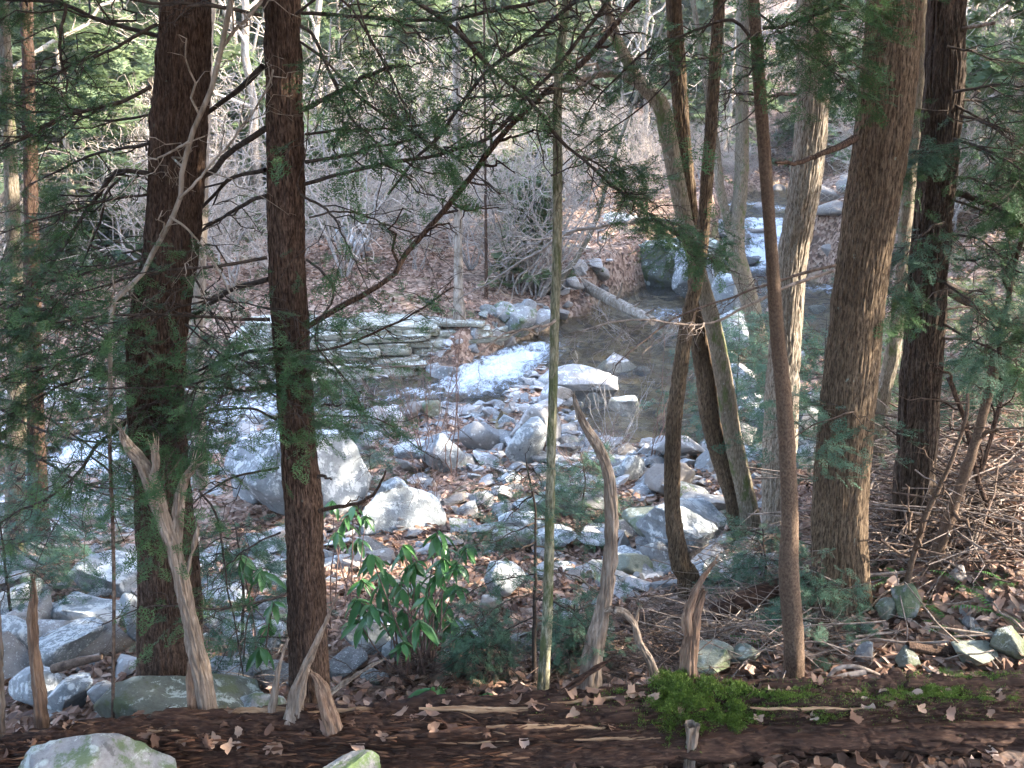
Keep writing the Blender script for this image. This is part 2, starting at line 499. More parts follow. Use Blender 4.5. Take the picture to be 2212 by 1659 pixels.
def ground_mat():
    m = Mat('leaf_covered_ground', 0.95, 0.1)
    w = m.coord(world=True)
    c = m.voro(11, w, 'Color')
    bw = m.t.nodes.new('ShaderNodeRGBToBW'); m.lk(c, bw.inputs[0])
    col = m.ramp(bw.outputs[0], [(0.15, (0.075, 0.045, 0.032)), (0.45, (0.20, 0.125, 0.088)), (0.75, (0.33, 0.235, 0.175))])
    soil = m.noise(1.2, 5, w, 0.65)
    col = m.mix(m.ramp(soil, [(0.5, 0), (0.66, 0.75)]), col, (0.065, 0.046, 0.034))
    green = m.noise(0.55, 6, w, 0.7)
    col = m.mix(m.ramp(green, [(0.58, 0), (0.66, 0.7)]), col, (0.07, 0.095, 0.035))
    wet = m.attr('v')                                     # 1 = stream bed
    bed = m.ramp(m.voro(5, w, 'Color'), [(0.1, (0.045, 0.033, 0.018)), (0.5, (0.15, 0.112, 0.06)), (0.9, (0.27, 0.215, 0.13))])
    col = m.mix(wet, col, bed)
    m.color(col)
    m.bump(m.mix(0.5, m.voro(11, w), m.noise(25, 5, w)), 0.8, 0.05)
    return m.m
MAT['ground'] = ground_mat()

def water_mat():
    m = Mat('stream_water', 0.06, 0.5)
    w = m.coord(world=True)
    foam = m.attr('v')
    n = m.noise(3.4, 6, m.coord((1.0, 0.9, 1), True), 0.62, 1.2)
    n2 = m.noise(22, 4, w, 0.6)
    h = m.mix(0.35, n, n2)
    bp = m.t.nodes.new('ShaderNodeBump')
    bp.inputs['Strength'].default_value = 0.9; bp.inputs['Distance'].default_value = 0.2
    m.lk(h, bp.inputs['Height'])
    gl = m.t.nodes.new('ShaderNodeBsdfGlossy'); gl.inputs['Roughness'].default_value = 0.08
    gl.inputs[0].default_value = (0.95, 0.97, 1.0, 1)
    m.lk(bp.outputs[0], gl.inputs['Normal'])
    tr = m.t.nodes.new('ShaderNodeBsdfTransparent'); tr.inputs[0].default_value = (0.78, 0.75, 0.62, 1)
    fr = m.t.nodes.new('ShaderNodeFresnel'); fr.inputs['IOR'].default_value = 1.33
    m.lk(bp.outputs[0], fr.inputs['Normal'])
    a = m.t.nodes.new('ShaderNodeMixShader')
    m.lk(fr.outputs[0], a.inputs[0]); m.lk(tr.outputs[0], a.inputs[1]); m.lk(gl.outputs[0], a.inputs[2])
    df = m.b
    m.color((0.66, 0.70, 0.74)); df.inputs['Roughness'].default_value = 0.5
    m.lk(bp.outputs[0], df.inputs['Normal'])
    fn = m.noise(9, 7, m.coord((1.4, 0.7, 1), True), 0.7, 1.0)
    fn2 = m.noise(3.2, 6, m.coord((1.0, 0.55, 1), True), 0.65, 1.6)
    fn = m.math('ADD', m.math('MULTIPLY', fn, 0.55), m.math('MULTIPLY', fn2, 0.75))
    k = m.math('ADD', m.math('MULTIPLY', foam, 0.46), fn)
    k = m.math('ADD', k, m.math('MULTIPLY', m.noise(26, 5, m.coord((1.5, 0.8, 1), True), 0.7), 0.35))
    k = m.ramp(m.math('MULTIPLY', k, 0.6), [(0.575, 0), (0.645, 0.4), (0.765, 1)])
    b = m.t.nodes.new('ShaderNodeMixShader')
    m.lk(k, b.inputs[0]); m.lk(a.outputs[0], b.inputs[1]); m.lk(df.outputs[0], b.inputs[2])
    out = next(x for x in m.t.nodes if x.type == 'OUTPUT_MATERIAL')
    m.lk(b.outputs[0], out.inputs[0])
    return m.m
MAT['water'] = water_mat()

ZONES = [(290, 'left of the thick hemlock'), (440, 'behind the thick hemlock'), (585, 'between the two hemlock trunks'), (700, 'behind the second hemlock'), (850, 'just right of the second hemlock'), (1030, 'above the rhododendron'),
         (1175, 'left of the pole tree'), (1250, 'behind the pole tree'), (1330, 'around the barkless snag'), (1440, 'left of the curved tree'), (1530, 'behind the curved tree'), (1640, 'behind the double trunk'), (1740, 'behind the slim trunk'), (1800, 'left of the big oak'), (1900, 'behind the big oak'), (2030, 'behind the ridged hemlock')]
def zone(px):
    for a, b in ZONES:
        if px < a: return b
    return 'right of the ridged hemlock'
STONE_LOOK = {'rock': 'grey', 'rock_pale': 'pale', 'rock_brown': 'brownish', 'rock_lichen': 'white lichened', 'rock_mossy': 'mossy', 'rock_green': 'greenish'}

# ------------------------------------------------------------------ the land
def SX(px, Y, z):
    return (px - CX) / FPX * (Y * cp - (z - CAM_Z) * sp)
STREAM = [(2000, 58, 3.9, 3.5), (1780, 49, 3.4, 4.2), (1680, 41, 2.95, 3.4), (1650, 36.6, 2.65, 1.9), (1636, 34.4, 1.1, 1.7), (1590, 31, 0.92, 2.6),
          (1530, 28, 0.78, 2.8), (1450, 25, 0.62, 2.6), (1370, 22, 0.52, 2.5), (1290, 21.4, 0.47, 1.9), (1190, 21.6, 0.43, 1.1), (1110, 20.8, 0.24, 1.1), (1050, 19.9, 0.09, 1.15),
          (995, 19.0, 0.0, 1.4), (850, 18.9, -0.02, 1.5), (650, 18.6, -0.08, 1.5), (500, 18.0, -0.2, 1.5), (350, 17.3, -0.42, 1.5), (240, 16.8, -0.52, 1.4),
          (150, 16.2, -0.82, 1.5), (60, 15.4, -0.92, 1.8), (-150, 14, -1.05, 1.9), (-600, 12, -1.4, 2.2)]
POOL = [(1370, 21, 0.5, 2.4), (1420, 17.5, 0.46, 1.9), (1440, 14.6, 0.45, 1.3)]
POOL2 = [(1420, 20, 0.5, 2.2), (1580, 18.6, 0.48, 1.6)]
POOL3 = [(1640, 31, 0.92, 2.2), (1790, 27, .85, 2.0), (1770, 22.5, .72, 1.5), (1690, 18.8, .55, 1.4), (1580, 18.4, 0.48, 1.4)]
def seglist(L):
    q = [(SX(a, Y, z), Y, z, r) for a, Y, z, r in L]
    return [(q[i], q[i + 1]) for i in range(len(q) - 1)]
SEGS = np.array(seglist(STREAM) + seglist(POOL) + seglist(POOL2) + seglist(POOL3))

def stream(x, y):
    """distance outside the channel edge, water level, channel radius at the nearest reach"""
    best = np.full(x.shape, 1e9); lev = np.zeros(x.shape); rad = np.ones(x.shape)
    for a, b in SEGS:
        dx, dy = b[0] - a[0], b[1] - a[1]
        t = np.clip(((x - a[0]) * dx + (y - a[1]) * dy) / (dx * dx + dy * dy), 0, 1)
        r = a[3] + (b[3] - a[3]) * t
        d = np.hypot(x - a[0] - dx * t, y - a[1] - dy * t) - r
        k = d < best
        best = np.where(k, d, best); lev = np.where(k, a[2] + (b[2] - a[2]) * t, lev); rad = np.where(k, r, rad)
    return best, lev, rad

anch = [(-6, 0, 2.5), (0, 0, 2.9), (6, 0, 3.3), (0, -6, 4.2), (-9, -8, 4.2), (9, -8, 5), (0, 2.6, 1.9), (-4, 2.5, 1.55), (4, 2.5, 2.2),
        (-1, 4.2, 1.42), (-3.2, 4.2, 1.2), (3, 4.3, 1.62), (-80, 130, 48), (0, 160, 58), (80, 130, 50), (-25, 18, 0.2), (-40, 5, 3), (-20, 0, 2.2), (20, 0, 5),
        (0, -50, 18), (-50, 45, 12), (40, 20, 12), (45, 45, 20), (16, 8, 4.4), (12, 14, 4.2), (17, 22, 6.0), (-120, 40, 40), (120, 40, 46), (0, 260, 95), (-160, 160, 85), (160, 160, 85),
        (-14, 22, 1.2), (-18, 33, 4.0), (17, 34, 7)]
for px, py, z in [(60, 1500, .85), (200, 1300, .55), (200, 1170, .15), (110, 1090, -.35), (800, 1400, 1.15), (1185, 1465, 1.35), (1000, 1300, .98), (1000, 1100, .62), (1000, 960, .32),
                  (860, 900, .1), (600, 1200, .6), (400, 1100, .15), (1300, 1350, 1.2), (1400, 1200, .92), (1390, 1060, .68), (1250, 975, .5), (1500, 1290, 1.32), (1620, 1190, 1.12),
                  (1718, 1470, 1.55), (1815, 1330, 1.6), (1970, 1230, 1.65), (2150, 1350, 1.8), (2150, 1200, 1.95), (2150, 1010, 2.2), (2170, 920, 2.35), (1690, 1172, 1.2), (1760, 1010, .8),
                  (1860, 1000, 1.05), (1800, 840, .75), (1930, 760, 1.7), (2150, 700, 2.5), (2150, 500, 3.3), (1650, 830, .7), (1800, 660, .95), (1850, 540, 2.2), (990, 690, 1.2), 
                  (800, 600, 1.75), (1080, 600, 1.6), (1180, 660, .85), (1210, 560, 1.9), (1330, 520, 2.6), (1000, 480, 2.8), (600, 500, 2.7), (300, 700, .8), (100, 700, .6), (100, 500, 2.4), (460, 720, .75)]:
    anch.append(tuple(Pz(px, py, z)))
for px, py, Y in [(100, 300, 46), (100, 0, 68), (700, 300, 48), (700, 0, 74), (1106, 300, 54), (1106, 0, 84), (1500, 400, 52), (1500, 250, 68), (1500, 0, 95), (1800, 350, 58), (1800, 0, 86), (2150, 300, 40), (2150, 0, 64)]:
    anch.append(tuple(P(px, py, Y)))
for px in (480, 600, 720, 840, 960):
    for Y, z in ((20.3, -.15), (21.2, .35), (22.4, 1.12)):
        anch.append((SX(px, Y, z), Y, z))
anch = np.array(anch)
_D = np.hypot(anch[:, None, 0] - anch[None, :, 0], anch[:, None, 1] - anch[None, :, 1])
_n = len(anch)
_A = np.zeros((_n + 3, _n + 3))
_A[:_n, :_n] = _D - 0.4 * np.eye(_n)
_A[:_n, _n] = 1; _A[:_n, _n + 1:] = anch[:, :2]
_A[_n, :_n] = 1; _A[_n + 1:, :_n] = anch[:, :2].T
_W = np.linalg.solve(_A, np.concatenate([anch[:, 2], [0, 0, 0]]))

def land(x, y, detail=True):
    x = np.asarray(x, float); y = np.asarray(y, float)
    s = x.shape
    xf, yf = x.ravel(), y.ravel()
    z = np.empty(len(xf))
    for i in range(0, len(xf), 40000):
        a, b = xf[i:i + 40000], yf[i:i + 40000]
        z[i:i + 40000] = np.hypot(a[:, None] - anch[None, :, 0], b[:, None] - anch[None, :, 1]) @ _W[:_n] + _W[_n] + a * _W[_n + 1] + b * _W[_n + 2]
    if detail:
        p = np.stack([xf, yf, np.zeros_like(xf)], 1)
        far = smooth01((yf - 22) / 20)
        z += fbm(p * 0.9, 4, 3) * (0.10 + 0.12 * far) + fbm(p * 0.16, 3, 9) * (0.08 + 1.1 * far) + fbm(p * 4.5, 2, 5) * 0.035
    d, lev, rad = stream(xf, yf)
    if detail:
        p = np.stack([xf, yf, np.zeros_like(xf)], 1)
        d = d + fbm(p * 0.8, 3, 31) * 0.55
        bed = lev - 0.30 + fbm(p * 2.2, 3, 12) * 0.12
    else:
        bed = lev - 0.30
    bank = np.maximum(z, lev + 0.06 - 10 * smooth01((d - 1.2) / 1.5))
    t = smooth01((d + 0.45) / 0.75)
    z = bed + (bank - bed) * t
    return z.reshape(s)

def hit(px, py, far=130):
    """where the sight line through (px, py) meets the land"""
    d = ray(px, py)
    t = np.geomspace(2.5, far, 700)
    q = np.array([0, 0, CAM_Z]) + d * t[:, None]
    below = np.where(q[:, 2] < land(q[:, 0], q[:, 1], False))[0]
    return q[below[0]] if len(below) else q[-1]

def gz(x, y):
    return float(land(np.array([x]), np.array([y]))[0])

def make_ground():
    th = np.concatenate([np.radians(np.linspace(-180, -44, 34, endpoint=False)), np.radians(np.linspace(-44, 44, 420, endpoint=False)), np.radians(np.linspace(44, 180, 34, endpoint=False))])
    r = np.concatenate([np.linspace(0.3, 2.4, 6, endpoint=False), np.geomspace(2.4, 60, 430, endpoint=False), np.geomspace(60, 420, 50)])
    T, Rr = np.meshgrid(th, r)
    x, y = np.sin(T) * Rr, np.cos(T) * Rr
    z = land(x, y)
    z = z - np.clip(Rr - 230, 0, None) * 0.3
    V = np.stack([x, y, z], -1).reshape(-1, 3)
    nr, nt = T.shape
    i = np.arange(nr - 1)[:, None] * nt
    j = np.arange(nt)[None, :]
    j2 = (j + 1) % nt
    Q = np.stack([i + j, i + nt + j, i + nt + j2, i + j2], -1).reshape(-1, 4)[:, ::-1]
    d, lev, rad = stream(V[:, 0], V[:, 1])
    wet = smooth01((lev + 0.05 - V[:, 2]) / 0.12) * (d < 1.5)
    mb = MB()
    mb.add(V, Q=Q, att=wet)
    c = len(V)
    mb.add([[0, 0, float(land(np.array([0.]), np.array([0.]))[0])]])
    mb.T.append(np.array([[c, b, a] for a, b in zip(range(nt), [(k + 1) % nt for k in range(nt)])]))
    o = put('ground', mb.mesh('ground', att=True), MAT['ground'])
    tag(o, kind='structure')
make_ground()

FOAM = [(1060, 20.0, .95, 1.1), (1110, 20.8, .8, 1.15), (1010, 19.2, .8, .8), (1165, 21.5, .6, .7), (930, 18.7, 1.0, .42), (860, 18.4, .9, .34), (150, 16.3, .95, 1.0), (215, 16.7, .8, .75), (330, 17.3, 1.0, .35), (545, 18.0, 1.3, .65), (470, 17.8, 1.0, .5),
        (740, 18.4, 1.1, .3), (1642, 34.6, .9, 1.25), (1650, 36.0, .8, 1.2), (1640, 33.4, .9, .6), (1460, 24.6, 1.1, .42), (1440, 25.5, 1.0, .4), (1690, 40.5, 1.2, .5), (1600, 43, 1.5, .5), (1760, 45, 1.3, .5), (1760, 29, 1.2, .4)]
def make_water():
    xs = np.arange(-16, 26, 0.12); ys = np.arange(9.5, 57, 0.12)
    X, Y = np.meshgrid(xs, ys)
    d, lev, rad = stream(X, Y)
    foam = np.zeros(X.shape)
    for px, yy, r, s in FOAM:
        fx = SX(px, yy, 0.3)
        foam = np.maximum(foam, s * np.exp(-(((X - fx) ** 2 + (Y - yy) ** 2) / (r * r)) * 0.9))
    p = np.stack([X, Y, np.zeros_like(X)], -1)
    z = lev + fbm(p * 1.6, 3, 77) * 0.018 + foam * (fbm(p * np.array([2.6, 1.8, 1]), 5, 71) * 0.32) + foam * 0.05
    keep = (d < 0.75)
    idx = -np.ones(X.shape, int)
    n = X.shape[1]
    f = keep[:-1, :-1] & keep[1:, :-1] & keep[:-1, 1:] & keep[1:, 1:]
    ii, jj = np.where(f)
    Q = np.stack([ii * n + jj, ii * n + jj + 1, (ii + 1) * n + jj + 1, (ii + 1) * n + jj], 1)
    used = np.unique(Q)
    re = np.zeros(X.size, int); re[used] = np.arange(len(used))
    mb = MB()
    mb.add(np.stack([X, Y, z], -1).reshape(-1, 3)[used], Q=re[Q], att=foam.ravel()[used])
    o = put('stream_water', mb.mesh('stream_water', att=True), MAT['water'])
    tag(o, kind='structure')
make_water()

# ------------------------------------------------------------------ rocks
def ico(sub):
    b = bmesh.new()
    bmesh.ops.create_icosphere(b, subdivisions=sub, radius=1)
    b.verts.ensure_lookup_table()
    V = np.array([v.co[:] for v in b.verts]); F = np.array([[v.index for v in f.verts] for f in b.faces])
    b.free()
    return V, F
ICO = {k: ico(k) for k in (2, 3, 4, 5)}

def rock_shape(seed, sub=4, cuts=12, rough=0.05, round_=0.62, strata=0.0):
    V, F = ICO[sub]
    V = V.copy()
    rg = np.random.default_rng(seed)
    n = unit(rg.normal(size=(cuts, 3)))
    for k in range(cuts):
        off = round_ * (0.72 + 0.45 * rg.random())
        V = V - np.maximum(0, V @ n[k] - off)[:, None] * n[k]
    V = V + unit(V) * (fbm(V * 1.7, 3, seed)[:, None] * rough * 1.6 + fbm(V * 6, 4, seed + 5)[:, None] * rough * 0.7)
    if strata:
        q = V @ unit(np.array([0.15, 0.1, 1.0]))
        V = V + unit(V * np.array([1, 1, 0.05])) * (np.abs(vnoise(np.stack([q * 7, q * 0, q * 0], 1), seed)) * strata)[:, None]
    lo, hi = V.min(0), V.max(0)
    return (V - (lo + hi) / 2) / ((hi - lo) / 2), F

def rock_at(px, py, w, h, label, seed, mat='rock', thick=0.85, rot=None, tilt=(0, 0), sub=4, round_=0.62, name='boulder', cat='boulder', sink=0.25, strata=0.0, Y=None, group=None, cuts=12, rough=0.05):
    """a boulder whose foot shows at (px, py), w by h in the photograph's pixels"""
    b = hit(px, py) if Y is None else P(px, py, Y)
    s = depth_of(b) / FPX
    rx, rz, ry = w * s / 2, h * s / 2, w * s / 2 * thick
    V, F = rock_shape(seed, sub, round_=round_, strata=strata, cuts=cuts, rough=rough)
    rz = rz * 1.12
    V = V * np.array([rx, ry, rz])
    V[:, 2] += rz * (1 - sink)
    mb = MB(); mb.add(V, T=F)
    loc = (b[0], b[1] + ry * 0.75, b[2])
    o = put(name, mb.mesh(name), MAT[mat], loc=loc)
    rg = random.Random(seed)
    o.rotation_euler = (tilt[0], tilt[1], rg.uniform(-0.35, 0.35) if rot is None else rot)
    tag(o, label, cat, group)
    return o

HERO = [
 (625, 1130, 330, 190, 'huge blue grey lichen spotted boulder behind the second hemlock trunk', 1, 'rock_lichen', dict(thick=.8, sub=5, round_=.7)),
 (560, 1090, 150, 120, 'lichen covered boulder between the two hemlock trunks, beside the huge one', 2, 'rock_lichen', dict()),
 (952, 1022, 112, 80, 'rounded grey boulder with white lichen spots on the gravel bar', 3, 'rock_lichen', dict(round_=.74)),
 (1040, 975, 98, 62, 'flat topped grey boulder with dark underside on the bar', 4, 'rock', dict(thick=.9, round_=.7)),
 (1118, 1008, 82, 116, 'slanting white lichen boulder leaning beside the thin pole tree', 5, 'rock_lichen', dict(tilt=(0, .5), round_=.75)),
 (1158, 972, 116, 108, 'pale grey pointed slab standing behind the slanting lichen boulder', 6, 'rock_pale', dict(thick=.5, tilt=(.25, 0), round_=.6)),
 (830, 930, 82, 56, 'pale pinkish rounded boulder at the near edge of the stream', 7, 'rock_pale', dict(round_=.74)),
 (890, 912, 46, 44, 'small upright tan stone beside the pale pinkish boulder', 8, 'rock_brown', dict()),
 (922, 905, 56, 40, 'greenish brown stone at the water edge, right of the tan stone', 9, 'rock_green', dict()),
 (872, 1156, 180, 104, 'grey slab with dark overhanging underside right of the second hemlock', 10, 'rock_lichen', dict(thick=.8, round_=.5, cuts=9, strata=.06, tilt=(0, .12), sink=.4)),
 (828, 1108, 72, 82, 'bright white lichen rock leaning above the overhanging slab', 11, 'rock_lichen', dict(tilt=(0, .4))),
 (1478, 1208, 200, 112, 'frosted white boulder with a green mossy foot behind the curved tree', 12, 'rock_lichen', dict(sub=5, round_=.78, strata=.05)),
 (1405, 1170, 110, 66, 'yellow green mossy flank rock left of the frosted boulder', 13, 'rock_green', dict()),
 (1232, 1120, 190, 62, 'long low blue grey rock with moss beneath it behind the pole tree', 14, 'rock_mossy', dict(thick=.6, round_=.7)),
 (1468, 998, 128, 56, 'pale triangular slab at the near end of the brown pool', 15, 'rock_pale', dict(round_=.58, thick=.7, cuts=7)),
 (1368, 1042, 66, 60, 'white speckled stone on the leaves below the pool', 16, 'rock_lichen', dict()),
 (1452, 1072, 108, 68, 'smooth brownish grey boulder behind the curved slim tree', 17, 'rock_brown', dict(round_=.74)),
 (1526, 1112, 112, 34, 'flat grey slab lying right of the curved slim tree', 18, 'rock', dict(round_=.55, cuts=7)),
 (1246, 868, 178, 74, 'broad sunlit cream boulder dividing the stream beside the rapids', 19, 'rock_pale', dict(round_=.7, sub=5)),
 (1200, 872, 70, 40, 'pale stone at the foot of the sunlit cream boulder', 20, 'rock_pale', dict()),
 (1330, 818, 96, 52, 'pale boulder standing alone in the brown pool', 21, 'rock_pale', dict()),
 (1388, 812, 42, 22, 'narrow stone just right of the boulder in the pool', 22, 'rock', dict()),
 (1350, 904, 68, 48, 'mottled grey stone at the pool margin right of the snag tip', 23, 'rock_lichen', dict(round_=.74)),
 (1282, 892, 62, 40, 'angular grey stone above the tip of the barkless snag', 24, 'rock', dict()),
 (966, 838, 78, 50, 'wedge shaped grey boulder at the left edge of the rapids', 25, 'rock', dict(round_=.62, tilt=(0, -.25))),
 (1148, 796, 50, 30, 'dark wet rock low in the white rapids', 26, 'rock_wet', dict()),
 (1160, 772, 56, 28, 'dark wet rock at the head of the rapids', 27, 'rock_wet', dict()),
 (1054, 776, 22, 16, 'small brown rock poking from the top of the rapids', 28, 'rock_wet', dict()),
 (1112, 732, 92, 70, 'moss streaked pale boulder, biggest of the heap on the far bank', 29, 'rock_mossy', dict()),
 (1086, 700, 62, 44, 'upper mossy boulder of the heap on the far bank', 30, 'rock_mossy', dict(sink=.1)),
 (1166, 716, 42, 52, 'tilted pale slab at the right end of the far bank heap', 31, 'rock_pale', dict(round_=.6, tilt=(0, .35))),
 (1140, 688, 40, 36, 'round pale stone on top of the far bank heap', 32, 'rock', dict(sink=0)),
 (1068, 752, 42, 38, 'brown stone at the waterline below the far bank heap', 33, 'rock_brown', dict()),
 (1100, 758, 36, 30, 'rounded brown stone next to the rapids below the far bank heap', 34, 'rock_brown', dict(round_=.78)),
 (1022, 742, 40, 34, 'pale stone between the layered ledge and the far bank heap', 35, 'rock', dict()),
 (1440, 640, 230, 175, 'enormous dark mossy boulder overhanging the head of the pool', 36, 'rock_dark', dict(sub=5, Y=29.5, round_=.68, cuts=14, rough=.10, tilt=(-.3, .45), thick=.9, sink=.35)),
 (1330, 585, 120, 90, 'dark boulder in the shade left of the enormous mossy one', 37, 'rock_dark', dict(Y=34)),
 (1286, 596, 46, 26, 'squared yellowish block at the water behind the pole tree', 38, 'rock_green', dict(round_=.6)),
 (1574, 676, 96, 86, 'slanted white topped boulder right of the double trunk', 39, 'rock_lichen', dict(Y=24, tilt=(0, .3))),
 (1586, 748, 104, 72, 'blue grey boulder with white speckles behind the mossy leaning trunk', 40, 'rock_lichen', dict(Y=20)),
 (1440, 738, 66, 26, 'low dark rock in the pool by the tip of the fallen trunk', 41, 'rock_mossy', dict()),
 (1628, 905, 180, 112, 'large pale boulder half hidden behind the double trunk', 42, 'rock_pale', dict(Y=15.5, sub=5, round_=.7)),
 (1598, 975, 84, 56, 'grey mottled boulder at the water right of the double trunk', 43, 'rock', dict()),
 (1590, 800, 62, 36, 'pale block below the blue grey speckled boulder', 44, 'rock_pale', dict()),
 (1752, 1015, 88, 62, 'blue grey boulder between the sunlit trunk and the big oak', 45, 'rock_lichen', dict()),
 (1755, 930, 66, 44, 'pale boulder higher between the sunlit trunk and the big oak', 46, 'rock_pale', dict()),
 (1802, 545, 100, 66, 'big grey boulder right of the waterfall, upper one', 47, 'rock_lichen', dict(Y=36)),
 (1796, 600, 90, 52, 'dark based boulder right of the waterfall, lower one', 48, 'rock', dict(Y=33)),
 (1606, 545, 36, 44, 'pale boulder at the left lip of the waterfall', 49, 'rock', dict(Y=35.5)),
 (1622, 580, 50, 26, 'dark wet rock splitting the foot of the waterfall', 50, 'rock_wet', dict(Y=34)),
 (1642, 462, 46, 26, 'brown rock in the upper stream above the waterfall', 51, 'rock_brown', dict(Y=41)),
 (1592, 500, 54, 24, 'flat tan rock on the lip above the waterfall', 52, 'rock_brown', dict(Y=37)),
 (1700, 500, 50, 26, 'low brown rock right of the fall lip behind the slim trunk', 53, 'rock_brown', dict(Y=37.5)),
 (118, 1082, 122, 92, 'big pale boulder beside the water at the left, behind the pair of trunks', 54, 'rock_pale', dict()),
 (160, 1118, 82, 48, 'rounded pale stone in front of the big pale boulder', 55, 'rock_pale', dict(round_=.74)),
 (246, 1092, 66, 52, 'light grey stone at the pool margin left of the first hemlock', 56, 'rock', dict()),
 (172, 1150, 64, 40, 'square edged stone low on the left gravel bank', 57, 'rock_brown', dict()),
 (222, 1302, 175, 84, 'broad lichen crusted boulder left of the first hemlock', 58, 'rock_lichen', dict(thick=.8, round_=.7)),
 (168, 1372, 205, 62, 'long flat white lichen slab behind the broken post', 59, 'rock_lichen', dict(thick=.6)),
 (284, 1402, 66, 122, 'upright blue grey boulder against the left side of the first hemlock', 60, 'rock_lichen', dict(thick=1.2)),
 (58, 1530, 120, 76, 'white topped boulder with green base beside the broken post', 61, 'rock_lichen', dict()),
 (140, 1545, 110, 70, 'pale lichen boulder right of the broken post', 62, 'rock_lichen', dict()),
 (20, 1285, 66, 72, 'grey boulder cut by the left picture edge', 63, 'rock_lichen', dict()),
 (230, 1540, 90, 60, 'pale stone in front of the mossy rock by the first hemlock', 64, 'rock', dict()),
 (1092, 1292, 90, 66, 'frosted white stone with a dark hollow under it, beside the sapling', 65, 'rock_lichen', dict()),
 (1060, 1330, 50, 40, 'small pale angular stone below the frosted one', 66, 'rock_brown', dict()),
 (800, 1418, 138, 76, 'lichen rock under the rhododendron', 67, 'rock_lichen', dict()),
 (852, 1440, 56, 70, 'narrow white rock right of the lichen rock under the rhododendron', 68, 'rock_lichen', dict()),
 (1130, 1152, 120, 30, 'flat white slab left of the pole tree', 69, 'rock_lichen', dict(round_=.6)),
 (1190, 1190, 120, 34, 'flat bright slab behind the pole tree', 70, 'rock_lichen', dict(round_=.6)),
 (1305, 1175, 130, 20, 'thin flat slab behind the barkless snag', 71, 'rock_pale', dict(round_=.55)),
 (1420, 1225, 70, 52, 'squarish grey stone below the frosted boulder', 72, 'rock', dict()),
 (1370, 1240, 88, 34, 'flat greenish stone right of the barkless snag', 73, 'rock_green', dict()),
 (1350, 1200, 36, 52, 'upright grey stone right of the barkless snag', 74, 'rock', dict()),
 (1378, 1268, 38, 32, 'small cube like stone right of the barkless snag', 75, 'rock', dict(round_=.6)),
 (1290, 1096, 60, 44, 'jagged grey stone beside the barkless snag', 76, 'rock', dict()),
 (1560, 1208, 60, 42, 'dark mossy stone at the foot of the double trunk', 77, 'rock_mossy', dict(strata=.08)),
 (1530, 1262, 66, 50, 'white veined stone behind the forked stump', 78, 'rock_lichen', dict()),
 (1540, 1462, 128, 48, 'layered green grey stone behind the moss clump', 79, 'rock_green', dict(strata=.1, round_=.6)),
 (1610, 1440, 70, 40, 'flat mossy stone left of the slim brown trunk', 80, 'rock_green', dict(strata=.1)),
 (1962, 1332, 66, 76, 'grey stone under the curled root of the leaning sapling', 81, 'rock_mossy', dict()),
 (1918, 1338, 46, 44, 'dark stone left of the curled root', 82, 'rock_green', dict()),
 (1968, 1452, 56, 46, 'mossy rounded stone just above the log at the right', 83, 'rock_dark', dict()),
 (2122, 1450, 100, 42, 'flat angular green grey stone above the log at the right', 84, 'rock_green', dict(round_=.6)),
 (2190, 1425, 96, 66, 'white capped mossy boulder at the right picture edge', 85, 'rock_dark', dict()),
 (2070, 1262, 42, 40, 'tan lichen stone behind the fallen stick on the right slope', 86, 'rock_brown', dict()),
 (1868, 1438, 40, 50, 'small grey stone among twigs right of the slim trunk', 87, 'rock', dict()),
 (1742, 1378, 26, 40, 'small white stone at the foot of the big oak', 88, 'rock_pale', dict()),
 (1505, 640, 96, 130, 'speckled grey boulder right of the enormous dark one, behind the curved tree', 90, 'rock_lichen', dict(Y=27, thick=1.0)),
 (1360, 520, 120, 60, 'pale lichen slab on top of the bank behind the enormous dark boulder', 91, 'rock_lichen', dict(Y=33)),
 (1292, 560, 70, 50, 'grey block in the shade above the fallen trunk', 92, 'rock', dict(Y=31)),
 (800, 1690, 0, 0, '', 89, '', None),
]
for r in HERO:
    if r[7] is None: continue
    rock_at(r[0], r[1], r[2], r[3], r[4], r[5] * 7 + 3, r[6], **r[7])

def near_rock(px, py, Y, size, label, seed, mat, rot, tilt=(0, 0), name='boulder', **k):
    c = P(px, py, Y)
    V, F = rock_shape(seed, 5, **k)
    mb = MB(); mb.add(V * np.array(size), T=F)
    o = put(name, mb.mesh(name), MAT[mat], loc=c)
    o.rotation_euler = (tilt[0], tilt[1], rot)
    return tag(o, label, 'boulder')
near_rock(205, 1690, 3.75, (.36, .26, .24), 'moss streaked grey boulder in front of the log, bottom left corner', 501, 'rock_streaked', .1, (0, .12), round_=.66)
near_rock(772, 1688, 3.7, (.14, .14, .165), 'square mossy green block in front of the log at the bottom', 505, 'rock_streaked', .5, (.35, -.45), round_=.62, cuts=8)
near_rock(395, 1560, 4.75, (.50, .34, .26), 'low green mossy rock behind the log at the first hemlock', 509, 'rock_dark', .1, (0, .05), round_=.7)
near_rock(545, 1545, 4.8, (.20, .2, .14), 'small mossy stone behind the log between the hemlocks', 513, 'rock_mossy', .3, round_=.7)

